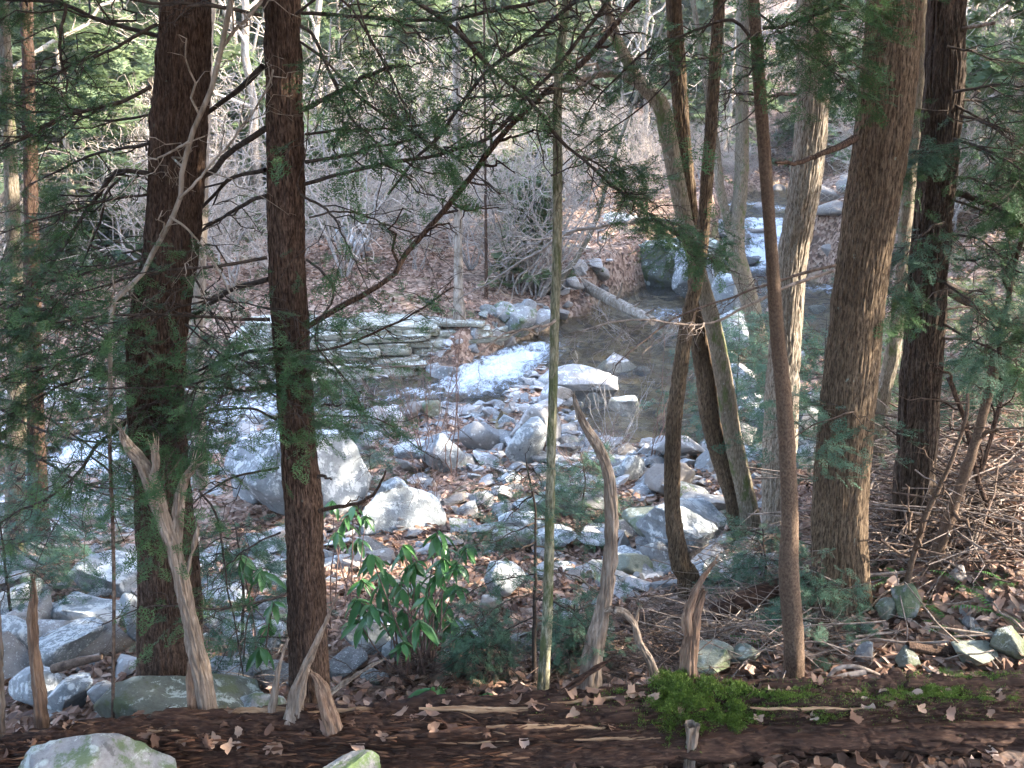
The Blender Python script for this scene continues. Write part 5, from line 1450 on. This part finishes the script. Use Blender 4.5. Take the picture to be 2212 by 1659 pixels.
sapling('forked dark sapling at the right edge', [[(2169, 1290, 14), (2140, 1150, 14), (2100, 1030, 12), (2080, 930, 14), (2062, 870, 13), (2048, 815, 9)], [(2110, 1050, 9), (2150, 930, 9), (2172, 840, 9), (2168, 740, 12), (2185, 640, 12), (2205, 540, 12), (2240, 440, 10)]], 6.3, 'hemlock_bark', n=9, L=.6, sub=4, mat='hemlock_bark')
sapling('bare stick like sapling beside the pole tree', [[(1153, 1490, 11), (1156, 1400, 10), (1154, 1240, 9), (1155, 1106, 7), (1148, 1050, 5), (1136, 990, 3)]], 5.3, 'twig_dark', n=5, L=.25, sub=2)
YH = [c for c in bpy.data.objects if c.get('label') == 'bare stick like sapling beside the pole tree'][0]
YH['label'] = 'young hemlock with feathery blue green boughs beside the pole tree'; YH.name = 'young_hemlock'; YH['category'] = 'sapling'
for (x, y, dx, dy) in [(1140, 1010, 30, 40), (1142, 1010, -30, 40), (1150, 1060, 60, 40), (1150, 1070, -60, 50), (1154, 1120, 110, 40), (1154, 1130, -100, 40), (1155, 1180, 150, 60), (1155, 1170, -110, 70), (1155, 1230, 170, 60), (1155, 1240, -150, 50), (1155, 1290, 130, 90), (1155, 1280, -140, 80), (1155, 1330, -100, 70), (1155, 1340, 150, 80)]:
    limb(YH, np.array(YH.location), [(x, y), (x + dx * .5, y + dy * .3), (x + dx, y + dy)], 5.3, 5.3 + random.uniform(-.5, .8), 4, 1.5, n=8, L=.28, sub=5, foliage=.5, fsize=.08, fmat='needle_blue')
def bush(label, px, py, Y, span, n, fmat='needle_blue', fs=.12, seed=0, group=None, name='young_hemlock', dens=.42):
    o = P(px, py, Y); o[2] = gz(o[0], o[1])
    root = thing(name, label, 'sapling', o, group)
    r = random.Random(seed)
    h = span * 1.0
    s = Y / FPX
    path = np.array([o + [0, 0, -.05], o + [.03, 0, h * .5], o + [0, .03, h]])
    w, f = twiggy(path, .016, .004, rg, n=0)
    put('stem', w.mesh('stem', o), MAT['twig_dark'], root)
    for k in range(n):
        t = (k + .5) / n
        a = k * 2.4 + r.uniform(-.3, .3)
        b = o + np.array([0, 0, h * (.12 + .85 * t)])
        e = b + np.array([math.cos(a), math.sin(a), -.12]) * span * .62 * (1 - .65 * t)
        w, f = twiggy(np.array([b, (b + e) / 2 + [0, 0, .04], e]), .006, .002, rg, n=7, L=.3 * span, sub=5, foliage=dens, fsize=fs, tm=SPRAY_FINE if Y < 9 else SPRAY_MID, m=12)
        add_branch(root, w, f, o, 'twig_dark', fmat)
bush('low feathery hemlock seedling behind the middle of the log', 1040, 1440, 5.5, .45, 12, seed=1, fs=.085)
bush('feathery hemlock seedling by the barkless snag foot', 1240, 1430, 5.6, .4, 10, seed=2, fs=.085)
bush('small hemlock between the two big hemlocks', 520, 1400, 6.2, 1.1, 14, seed=3)
bush('small hemlock among the stones right of the second hemlock', 740, 1010, 12, 1.2, 12, seed=4, fs=.16)
bush('small hemlock in front of the frosted boulder flank', 1250, 1180, 9.5, .8, 12, seed=5, fs=.13)
bush('green hemlock sapling behind the double trunk', 1580, 960, 13.5, 1.8, 16, seed=6, fs=.2)
bush('green hemlock sapling between the slim trunk and the pale oak', 1660, 1010, 12, 2.0, 16, seed=7, fs=.2)
bush('green hemlock sapling left of the big oak, by the side channel', 1765, 980, 11, 1.9, 16, seed=8, fs=.2)
bush('bright hemlock sapling on the right slope behind the ridged hemlock', 2080, 830, 10.5, 1.8, 18, 'needle_far', seed=9, fs=.2)
bush('hemlock sapling low on the right slope by the pale log', 2150, 930, 8.5, 1.0, 14, seed=10, fs=.14)
bush('hemlock sapling at the left edge under the trunk pair', 30, 1380, 7.5, 1.3, 16, seed=11)
bush('twiggy hemlock seedling left of the big oak foot', 1640, 1290, 6.2, .6, 10, seed=13, fs=.1)
bush('wispy hemlock seedling on the oak foot', 1770, 1330, 5.4, .6, 8, seed=14, fs=.085)

# rhododendrons: each leaf is a part
def blade(L, W, droop, seed, nseg=4):
    r = random.Random(seed)
    V = []
    for i in range(nseg + 1):
        t = i / nseg
        w = W * math.sin(math.pi * min(.97, .06 + t * .92)) ** .8
        z = -droop * t * t
        V += [(t * L, -w, z + .012 * r.uniform(.4, 1)), (t * L, 0, z), (t * L, w, z + .012 * r.uniform(.4, 1))]
    Q = []
    for i in range(nseg):
        for j in range(2):
            Q.append([i * 3 + j, i * 3 + 3 + j, i * 3 + 4 + j, i * 3 + 1 + j])
    return MB().add(V, Q=Q, att=r.random())
RL = []
for k in range(5):
    m = blade(.115 + .02 * (k % 3), .023 + .003 * (k % 2), .03 + .012 * k, k).mesh('leaf', att=True)
    m.materials.append(MAT['rhodo']); RL.append(m)
def rhododendron(label, base, whorls, Y, seed):
    r = random.Random(seed)
    o = P(base[0], base[1], Y); o[2] = gz(o[0], o[1])
    root = thing('rhododendron', label, 'shrub', o)
    w_ = MB()
    ends = []
    for (x, y) in whorls:
        yy = Y + r.uniform(-.25, .45)
        e = P(x, y, yy)
        b = o + np.array([r.uniform(-.12, .12), r.uniform(-.05, .05), -.05])
        mid_ = b * .5 + e * .5 + np.array([r.uniform(-.08, .08), 0, r.uniform(-.02, .1)])
        q, _, _ = resample(np.array([b, mid_, e]), n=14)
        q = q + np.cumsum(rg.normal(size=q.shape) * .007, axis=0) * np.linspace(0, 1, 14)[:, None] * (1 - np.linspace(0, 1, 14)[:, None])
        V, T, Q = tubes(q[None], np.linspace(.008, .0035, 14)[None], 5); w_.add(V, Q=Q)
        ends.append((e, unit(q[-1] - q[-3])))
    put('stems', w_.mesh('stems', o), MAT['twig_red'], root)
    for e, d in ends:
        n = r.randint(7, 9)
        for k in range(n):
            l = put('leaf', RL[r.randrange(5)], None, root)
            l.location = tuple(e - o + d * r.uniform(-.05, .01))
            l.rotation_euler = (r.uniform(-.5, .5), r.uniform(.15, .85), k * 2 * math.pi / n + r.uniform(-.3, .3))
            s = r.uniform(.75, 1.25); l.scale = (s, s, s)
rhododendron('glossy rhododendron sprouting in the middle behind the log', (905, 1505), [(945, 1150), (962, 1178), (1012, 1176), (870, 1182), (802, 1200), (832, 1232), (900, 1212), (958, 1205), (780, 1252), (765, 1292), (862, 1262), (905, 1262), (942, 1242), (985, 1262), (832, 1302), (872, 1318), (960, 1296), (982, 1336), (1003, 1372), (940, 1318), (905, 1340), (1016, 1362), (775, 1340), (820, 1265), (880, 1225), (925, 1290), (850, 1345), (800, 1310), (990, 1215), (920, 1370), (870, 1390)], 5.6, 1)
rhododendron('leggy rhododendron close behind the second hemlock trunk', (745, 1330), [(718, 1082), (762, 1094), (745, 1122), (792, 1110), (730, 1150), (775, 1165)], 7.2, 2)
rhododendron('dark leaved rhododendron low between the two hemlocks', (560, 1520), [(520, 1202), (566, 1232), (540, 1290), (592, 1302), (505, 1432), (562, 1400), (600, 1424), (482, 1492), (580, 1350), (540, 1450)], 5.9, 3)
rhododendron('tiny rhododendron seedling on the back edge of the log', (940, 1530), [(930, 1490), (948, 1484), (965, 1510), (1050, 1500)], 4.6, 4)

# thin bare shrubs on the bar and by the pool
def shrub(label, px, py, h, n, mat, seed, spread=.35, sub=4, group=None):
    b = hit(px, py); b[2] = gz(b[0], b[1])
    r = np.random.default_rng(seed)
    root = thing('bare_shrub', label, 'shrub', b, group)
    m = 9
    s = np.linspace(0, 1, m)
    for k in range(n):
        a = r.uniform(0, 6.28); L = h * r.uniform(.6, 1.1)
        d = unit(np.array([math.cos(a) * spread, math.sin(a) * spread, 1.0]))
        C = b + np.array([math.cos(a), math.sin(a), 0]) * .05 + d * L * s[:, None] + np.cumsum(r.normal(size=(m, 3)) * .02 * h, axis=0) * (s[:, None] > 0)
        wd = MB()
        R = np.linspace(.006, .002, m) * (h / 1.3) ** .5
        V, T, Q = tubes(C[None], R[None], 4); wd.add(V, Q=Q)
        t1, r1 = grow(C[None], R[None], sub, L * .35, .6, 5, r, wob=.15)
        V, T, Q = tubes(t1, np.maximum(r1, .0016), 3); wd.add(V, Q=Q)
        t2, r2 = grow(t1, r1, 3, L * .14, .7, 4, r, wob=.15)
        V, T, Q = tubes(t2, np.maximum(r2, .0013), 3); wd.add(V, Q=Q)
        put('stem', wd.mesh('stem', b), MAT[mat], root)
shrub('clump of thin reddish bare stems on the gravel bar', 925, 1010, 2.0, 14, 'twig_red', 1)
shrub('tall single thin sapling beside the clump of reddish stems', 985, 1030, 2.8, 3, 'twig_red', 2, .12)
shrub('twiggy reddish bush right of the pole tree', 1270, 1035, 1.0, 14, 'twig_red', 3, .8, 6)
shrub('reddish dead brush in the hollow right of the second hemlock', 935, 1090, .8, 12, 'twig_red', 4, .9, 6)
shrub('fine bare shrub standing at the edge of the brown pool', 1400, 1000, 2.0, 6, 'twig_red', 5, .3)
shrub('bare shrub by the pool left of the curved tree', 1330, 985, 1.5, 7, 'twig_grey', 6, .5)
shrub('spindly shrub at the water edge left of the rapids', 860, 950, 1.4, 8, 'twig_red', 7, .4)
shrub('bare twiggy shrub at the foot of the layered ledge', 760, 940, 1.5, 7, 'twig_grey', 8, .4)
shrub('pale tan twigs hanging over the pool', 1390, 760, 1.8, 9, 'twig_grey', 9, 1.1, 6)

# brush and sticks on the right slope
def brush(poly_px, n, seed, name, Lr, Rr, mat, kind='stuff', lift=.10):
    r = np.random.default_rng(seed)
    (x0, x1), (y0, y1) = poly_px
    mb = MB()
    for k in range(n):
        b = hit(r.uniform(x0, x1), r.uniform(y0, y1))
        a = r.uniform(0, 6.28); L = r.uniform(*Lr)
        d = np.array([math.cos(a), math.sin(a) * .8, r.normal() * .22])
        s = np.linspace(-.5, .5, 6)[:, None]
        C = b + d * L * s
        C[:, 2] = np.maximum(land(C[:, 0], C[:, 1]) + .01, C[:, 2] + abs(r.normal()) * lift)
        C += np.cumsum(r.normal(size=C.shape) * .02 * L, axis=0)
        rad = r.uniform(*Rr)
        V, T, Q = tubes(C[None], np.linspace(rad, rad * .45, 6)[None], 5); mb.add(V, Q=Q)
        if r.random() < .5:
            t1, r1 = grow(C[None], np.linspace(rad, rad * .45, 6)[None], 3, L * .35, .8, 4, r)
            V, T, Q = tubes(t1, np.maximum(r1, .0015), 3); mb.add(V, Q=Q)
    tag(put(name, mb.mesh(name), MAT[mat]), kind=kind)
brush(((1520, 1760), (1180, 1440)), 190, 1, 'brush_tangle', (.4, 1.4), (.002, .006), 'stick', lift=.12)
brush(((1840, 2230), (900, 1260)), 150, 2, 'slash_tangle', (.6, 2.2), (.003, .010), 'stick', lift=.25)
brush(((1840, 2230), (900, 1260)), 190, 6, 'dark_slash_tangle', (.6, 2.0), (.003, .011), 'stick_brown', lift=.22)
brush(((1340, 1560), (1330, 1470)), 130, 3, 'twig_tangle', (.3, 1.0), (.002, .005), 'stick_brown', lift=.08)
brush(((430, 640), (1380, 1500)), 90, 4, 'leaf_bank_twigs', (.3, .9), (.002, .005), 'stick', lift=.06)
brush(((740, 1340), (1380, 1490)), 150, 5, 'log_side_twigs', (.25, .8), (.0015, .004), 'stick_brown', lift=.05)
def stick_things(n, xr, yr, label, group, seed, Lr=(.35, 1.1), Rr=(.004, .011)):
    r = np.random.default_rng(seed)
    for k in range(n):
        b = hit(r.uniform(*xr), r.uniform(*yr)); a = r.uniform(0, 6.28); L = r.uniform(*Lr)
        s = np.linspace(-.5, .5, 8)[:, None]
        C = b + np.array([math.cos(a), math.sin(a) * .8, 0]) * L * s + np.cumsum(r.normal(size=(8, 3)) * .018 * L, axis=0)
        C[:, 2] = land(C[:, 0], C[:, 1]) + .02 + abs(r.normal()) * .05 + s[:, 0] * r.normal() * .25 * L
        C[:, 2] = np.maximum(C[:, 2], land(C[:, 0], C[:, 1]))
        rad = r.uniform(*Rr)
        V, T, Q = tubes(C[None], np.linspace(rad, rad * .5, 8)[None], 6, True)
        o = put('stick', MB().add(V, T=T, Q=Q).mesh('stick', b), MAT['stick' if r.random() < .6 else 'snag'], loc=b)
        tag(o, ('short ' if L < Lr[0] + .3 * (Lr[1] - Lr[0]) else 'long ' if L > Lr[0] + .7 * (Lr[1] - Lr[0]) else '') + ('thick ' if rad > .5 * (Rr[0] + Rr[1]) else 'thin ') + label + ', ' + zone(project(np.array([b]))[0][0]), 'stick', group)
stick_things(36, (1530, 2200), (1290, 1450), 'dead stick in leaves above the log', 'sticks above the log', 1)
stick_things(26, (1850, 2210), (950, 1250), 'bleached stick in the slash heap', 'sticks on the right slope', 2, (.7, 2.0), (.007, .016))

# ferns
def frond(L, seed):
    r = random.Random(seed)
    mb = MB()
    n = 14
    V, T = [], []
    for i in range(n):
        t = i / n
        x = L * t; z = L * (.55 * t - .5 * t * t)
        w = L * .16 * math.sin(math.pi * (.12 + .86 * t)) 
        for sg in (-1, 1):
            b = len(V)
            V += [(x, 0, z), (x + L * .055, 0, z), (x + L * .05, sg * w, z - .01)]
            T.append([b, b + 1, b + 2])
    return MB().add(V, T=T, att=r.random())
FR = []
for k in range(3):
    m = frond(.22, k).mesh('frond', smooth=False, att=True); m.materials.append(MAT['fern']); FR.append(m)
for k, (px, py, lab) in enumerate([(1945, 1262, 'green fern at the foot of the dark ridged hemlock'), (1880, 1290, 'fern beside the big oak foot'), (2090, 1262, 'fern beside the tan lichen stone'), (2170, 1255, 'bright fern at the right edge behind the fallen stick'), (2010, 1300, 'dark fern right of the curled root'), (2150, 1330, 'fern on the leafy slope at the right edge'), (2060, 1350, 'fern lying low above the curved dark limb'), (1660, 1400, 'little green fern left of the slim brown trunk')]):
    b = hit(px, py); b[2] = gz(b[0], b[1])
    root = thing('fern', lab, 'fern', b)
    for j in range(7):
        f = put('frond', FR[j % 3], None, root)
        f.rotation_euler = (0, random.uniform(-.3, .1), j * .9 + random.uniform(-.3, .3)); f.scale = (random.uniform(.7, 1.2),) * 3

# ------------------------------------------------------------------ dead leaves
def leaf_mesh(seed, mat):
    r = random.Random(seed)
    n = 24
    L = .052
    pts = []
    lob = r.choice([0.12, .38, .5]); nl = r.choice([2, 3, 3])
    for i in range(n):
        a = i / n * 2 * math.pi
        rr = L * (1 - lob * (.5 + .5 * math.cos(a * nl * 2 + .3))) * (1 + .14 * r.uniform(-1, 1)) * (1 + .25 * math.cos(a))
        pts.append((math.cos(a) * rr, math.sin(a) * rr * .62))
    ca, cb = r.uniform(-10, 16), r.uniform(-22, 26)
    f = lambda x, y: ca * x * x + cb * y * y + r.uniform(-.002, .002)
    V = [(x, y, f(x, y)) for x, y in pts] + [(x * .45, y * .45, f(x * .45, y * .45)) for x, y in pts] + [(0, 0, 0)]
    T = []
    for i in range(n):
        j = (i + 1) % n
        T += [[i, j, n + j], [i, n + j, n + i], [n + i, n + j, 2 * n]]
    m = MB().add(V, T=T, att=r.random()).mesh('fallen_leaf', att=True)
    m.materials.append(MAT[mat]); return m
LEAF = [leaf_mesh(k, 'litter_dark') for k in range(11)] + [leaf_mesh(20 + k, 'litter') for k in range(3)]
def logzone(px):
    for a, b in [(250, 'near the mossy corner boulder'), (420, 'left of the tall forked limb'), (580, 'between forked limb and jagged stub'), (760, 'by the jagged stub'), (950, 'left of the long splinter'), (1200, 'by the long pale splinter'), (1400, 'left of the moss clump'), (1640, 'by the moss clump'), (1780, 'below the slim trunk'), (1920, 'below the big oak')]:
        if px < a: return b
    return 'near the right end'
r = np.random.default_rng(77)
cand = np.where(FACE & (LN[:, 2] > .45) & (LPX > -20) & (LPX < 2230))[0]
for k in range(145):
    while True:
        i = cand[r.integers(len(cand))]
        if 300 < LPX[i] < 1400 or LPX[i] > 1900 or r.random() < .35: break
    o = put('fallen_leaf', LEAF[r.integers(len(LEAF))], loc=LV[i] + LN[i] * .012)
    o.rotation_euler = Vector(LN[i] + r.normal(size=3) * .35).to_track_quat('Z', 'Y').to_euler()
    o.rotation_euler.rotate_axis('Z', r.uniform(0, 6.3)); s = r.uniform(.5, 1.05); o.scale = (s, s, s)
    tag(o, ('dark' if o.data.materials[0] == MAT['litter_dark'] else 'pale') + (' small' if s < .7 else ' large' if s > .92 else '') + ' curled dead leaf on the log, ' + logzone(LPX[i]), 'leaf', 'dead leaves on the log')
for k in range(150):
    b = hit(r.uniform(1500, 2230) if k % 3 else r.uniform(700, 1500), r.uniform(1290, 1455))
    o = put('fallen_leaf', LEAF[r.integers(len(LEAF))], loc=(b[0], b[1], gz(b[0], b[1]) + .02))
    o.rotation_euler = (r.normal() * .5, r.normal() * .5, r.uniform(0, 6.3)); s = r.uniform(.7, 1.3); o.scale = (s, s, s)
    tag(o, ('dark' if o.data.materials[0] == MAT['litter_dark'] else 'pale') + (' small' if s < .85 else ' large' if s > 1.15 else '') + ' dead leaf on the slope behind the log, ' + logzone(project(np.array([b]))[0][0]), 'leaf', 'dead leaves behind the log')

def litter(n, seed, name, mat, r0, r1, amin, amax, size):
    r = np.random.default_rng(seed)
    rr = r.uniform(r0, r1, n); a = np.radians(r.uniform(amin, amax, n))
    x, y = np.sin(a) * rr, np.cos(a) * rr
    z = land(x, y)
    d, lev, rad = stream(x, y)
    patch = fbm(np.stack([x, y, x * 0], 1) * .7, 3, 90)
    ok = (z > lev + .05) | (d > 1.5)
    ok &= (patch > -.35) 
    x, y, z, rr = x[ok], y[ok], z[ok], rr[ok]
    n = len(x)
    s = size * (.6 + .8 * r.random(n)) * (1 + np.clip(rr - 12, 0, 60) * .028)
    t = np.array([[-1, 0, 0], [-.45, -.5, 1], [.45, -.42, 1], [1, 0, .3], [.45, .5, 1], [-.35, .42, 1]])
    cu = r.normal(size=(n, 1)) * .35 + .15
    L = np.stack([t[None, :, 0] * np.ones((n, 1)), t[None, :, 1] * np.ones((n, 1)), t[None, :, 2] * cu], -1) * s[:, None, None]
    al = r.uniform(0, 6.3, n); tx = r.normal(size=n) * .38; ty = r.normal(size=n) * .38
    c, q = np.cos(al)[:, None], np.sin(al)[:, None]
    X = L[..., 0] * c - L[..., 1] * q; Y = L[..., 0] * q + L[..., 1] * c
    Z = L[..., 2] + X * tx[:, None] + Y * ty[:, None]
    V = np.stack([X + x[:, None], Y + y[:, None], Z + z[:, None] + s[:, None] * .45], -1).reshape(-1, 3)
    b = np.arange(n)[:, None] * 6
    Q = np.concatenate([b + np.array([[0, 1, 4, 5]]), b + np.array([[1, 2, 3, 4]])], 0)
    mb = MB(); mb.add(V, Q=Q, att=np.repeat(r.random(n), 6))
    tag(put(name, mb.mesh(name, smooth=False, att=True), MAT[mat]), kind='stuff')
litter(60000, 1, 'leaf_litter', 'litter', 4.5, 32, -36, 36, .042)
litter(16000, 2, 'damp_leaf_litter', 'litter_dark', 3.0, 11, -34, 36, .040)
litter(30000, 3, 'far_leaf_litter', 'litter', 24, 80, -34, 34, .05)

# ------------------------------------------------------------------ the woods beyond the stream
def t_bare(seed, h):
    r = np.random.default_rng(seed)
    m = 14
    s = np.linspace(0, 1, m)
    C = np.stack([np.cumsum(r.normal(size=m)) * .09, np.cumsum(r.normal(size=m)) * .09, s * h], 1); C -= C[0]; C[:, 2] -= .3
    R = .17 * (1 - .85 * s) + .01
    tr = MB(); V, T, Q = tubes(C[None], R[None], 9); tr.add(V, Q=Q)
    cr = MB()
    a, ra = grow(C[None], R[None], 16, h * .36, .9, 9, r, lo=.22, wob=.14, rr=.5, up=.15)
    V, T, Q = tubes(a, np.maximum(ra, .014), 5); cr.add(V, Q=Q)
    b, rb = grow(a, ra, 7, h * .14, .8, 6, r, wob=.16, rr=.5, up=.1)
    V, T, Q = tubes(b, np.maximum(rb, .009), 3); cr.add(V, Q=Q)
    c, rc = grow(b, rb, 6, h * .07, .8, 5, r, wob=.16)
    V, T, Q = tubes(c, np.maximum(rc, .007), 3); cr.add(V, Q=Q)
    return tr.mesh('trunk'), cr.mesh('crown')
def t_brush(seed, h):
    r = np.random.default_rng(seed)
    n, m = 7, 8
    s = np.linspace(0, 1, m)
    a = r.uniform(0, 6.28, n)
    d = unit(np.stack([np.cos(a) * .5, np.sin(a) * .5, np.ones(n)], 1))
    C = d[:, None, :] * (h * r.uniform(.6, 1.1, (n, 1, 1))) * s[None, :, None] + np.cumsum(r.normal(size=(n, m, 3)) * .03 * h, axis=1) * (s[None, :, None] > 0)
    C[..., 2] -= .1
    R = np.repeat(np.linspace(.03, .010, m)[None], n, 0)
    tr = MB(); V, T, Q = tubes(C, R, 4); tr.add(V, Q=Q)
    b, rb = grow(C, R, 8, h * .42, .8, 6, r, wob=.2, rr=.7)
    cr = MB(); V, T, Q = tubes(b, np.maximum(rb, .008), 3); cr.add(V, Q=Q)
    c, rc = grow(b, rb, 7, h * .2, .8, 5, r, wob=.2)
    V, T, Q = tubes(c, np.maximum(rc, .006), 3); cr.add(V, Q=Q)
    return tr.mesh('stems'), cr.mesh('twigs')
def t_hem(seed, h, n=46, wide=.30):
    r = np.random.default_rng(seed)
    C = np.stack([np.zeros(12), np.zeros(12), np.linspace(-.2, h, 12)], 1)
    R = np.linspace(.012 * h + .03, .01, 12)
    tr = MB(); V, T, Q = tubes(C[None], R[None], 7); tr.add(V, Q=Q)
    a, ra = grow(C[None], R[None], n, h * wide * 1.25, 1.45, 7, r, droop=.2, lo=.06, wob=.08, rr=.3, taper_len=.85)
    V, T, Q = tubes(a, np.maximum(ra, .008), 4); tr.add(V, Q=Q)
    cr = MB()
    b, rb = grow(a, ra, 8, h * wide * .42, .9, 4, r, droop=.15, lo=.25, plane=.25, wob=.1)
    for k in (1, 2, 3):
        sprays(cr, b[:, k], b[:, -1] - b[:, 0] + r.normal(size=(len(b), 3)) * .1, (.30 + .028 * h) * (.7 + .6 * r.random(len(b))), SPRAY_FAR, r, .3)
    sprays(cr, a[:, -1], a[:, -1] - a[:, -2], .35 + .03 * h * r.random(len(a)), SPRAY_FAR, r, .3)
    return tr.mesh('trunk'), cr.mesh('crown', smooth=False, att=True)
BARE = [t_bare(200 + k, 15 + 2 * k) for k in range(4)]
BRUSH = [t_brush(220 + k, 2.6 + .4 * k) for k in range(5)]
HEM = [t_hem(240, 6), t_hem(241, 9, 52), t_hem(242, 12, 60, .27), t_hem(243, 4, 36, .36)]
for m in BARE: m[0].materials.append(MAT['trunk_grey']); m[1].materials.append(MAT['twig_pale'])
for m in BRUSH: m[0].materials.append(MAT['twig_grey']); m[1].materials.append(MAT['twig_pale'])
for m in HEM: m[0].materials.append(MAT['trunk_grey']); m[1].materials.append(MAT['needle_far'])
PROTO = {}
def plant(kind, k, px, Y, scale, label, cat, group, name):
    key = (kind, k)
    z0 = land(np.array([SX(px, Y, 4.0)]), np.array([Y]))[0]
    x = SX(px, Y, z0); z0 = gz(x, Y)
    d, lev, rad = stream(np.array([x]), np.array([Y]))
    if d[0] < .3: return
    if key not in PROTO:
        o = thing(name, label, cat, (x, Y, z0), group)
        src = {'bare': BARE, 'brush': BRUSH, 'hem': HEM}[kind][k]
        for m in src: put(m.name.split('.')[0], m, None, o)
        PROTO[key] = o
    else:
        o = copy_tree(PROTO[key]); o.location = (x, Y, z0)
        tag(o, label, cat, group)
    o['label'] = ('tall ' if scale > 1.05 else 'low ' if scale < .8 else '') + label + (' on the far bank' if Y < 36 else ' midway up the slope' if Y < 55 else ' high up the slope') + ', ' + zone(px)
    o.rotation_euler = (random.gauss(0, .04), random.gauss(0, .04), random.uniform(0, 6.3))
    o.scale = (scale, scale, scale * random.uniform(.9, 1.1))
r = np.random.default_rng(99)
for k in range(105):
    px = r.uniform(-150, 1180) if k % 4 else r.uniform(1850, 2350); Y = 25.5 + 36 * r.random() ** 1.4
    if k % 4 == 1: px, Y = r.uniform(560, 1180), r.uniform(29, 42)
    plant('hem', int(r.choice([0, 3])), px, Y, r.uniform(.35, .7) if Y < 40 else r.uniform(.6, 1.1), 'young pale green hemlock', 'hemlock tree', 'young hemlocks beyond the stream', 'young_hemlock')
for k in range(100):
    px = r.uniform(-150, 1000) if k % 3 < 2 else r.uniform(1000, 2350)
    Y = 25 + 62 * r.random() ** 1.1
    if px > 1200 and px < 1950 and Y < 42: continue
    if 640 < px < 1250 and Y < 42: continue
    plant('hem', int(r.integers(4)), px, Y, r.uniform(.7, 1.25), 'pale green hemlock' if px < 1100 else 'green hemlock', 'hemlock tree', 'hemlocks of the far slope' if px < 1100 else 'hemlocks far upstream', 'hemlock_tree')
for k in range(95):
    px = r.uniform(-200, 2400); Y = 27 + 75 * r.random()
    if 1150 < px < 1950 and Y < 45: continue
    plant('bare', int(r.integers(4)), px, Y, r.uniform(.7, 1.2), 'leafless grey tree' if px < 1100 else 'leafless grey tree', 'bare tree', 'bare trees of the far slope' if px < 1100 else 'bare trees far upstream', 'bare_tree')
for k in range(300):
    px = r.uniform(-150, 2350) if k % 5 else r.uniform(1150, 2000); Y = 24 + 62 * r.random() ** 1.5
    if k % 10 == 1: px = r.uniform(420, 1250); Y = r.uniform(25, 40)
    if 1200 < px < 1950 and Y < 34: continue
    plant('brush', int(r.integers(5)), px, Y, r.uniform(.6, 1.35), 'leafless twiggy bush' if px < 1100 else 'leafless upstream bush', 'bush', 'twiggy bushes of the far bank' if px < 1100 else 'twiggy bushes upstream', 'bare_bush')

# pale air: the woods fade with distance
def haze():
    m = bpy.data.materials.new('haze'); m.use_nodes = True
    t = m.node_tree; t.nodes.clear()
    v = t.nodes.new('ShaderNodeVolumePrincipled'); v.inputs['Color'].default_value = (0.95, 0.97, 1.0, 1); v.inputs['Density'].default_value = HAZE
    v.inputs['Anisotropy'].default_value = 0.2
    o = t.nodes.new('ShaderNodeOutputMaterial'); t.links.new(v.outputs[0], o.inputs['Volume'])
    b = bmesh.new(); bmesh.ops.create_cube(b, size=1)
    me = bpy.data.meshes.new('haze'); b.to_mesh(me); b.free()
    ob = put('haze', me, m, loc=(0, 60, 47)); ob.scale = (900, 900, 110)
    tag(ob, kind='stuff')
HAZE = 0.0006
if HAZE: haze()
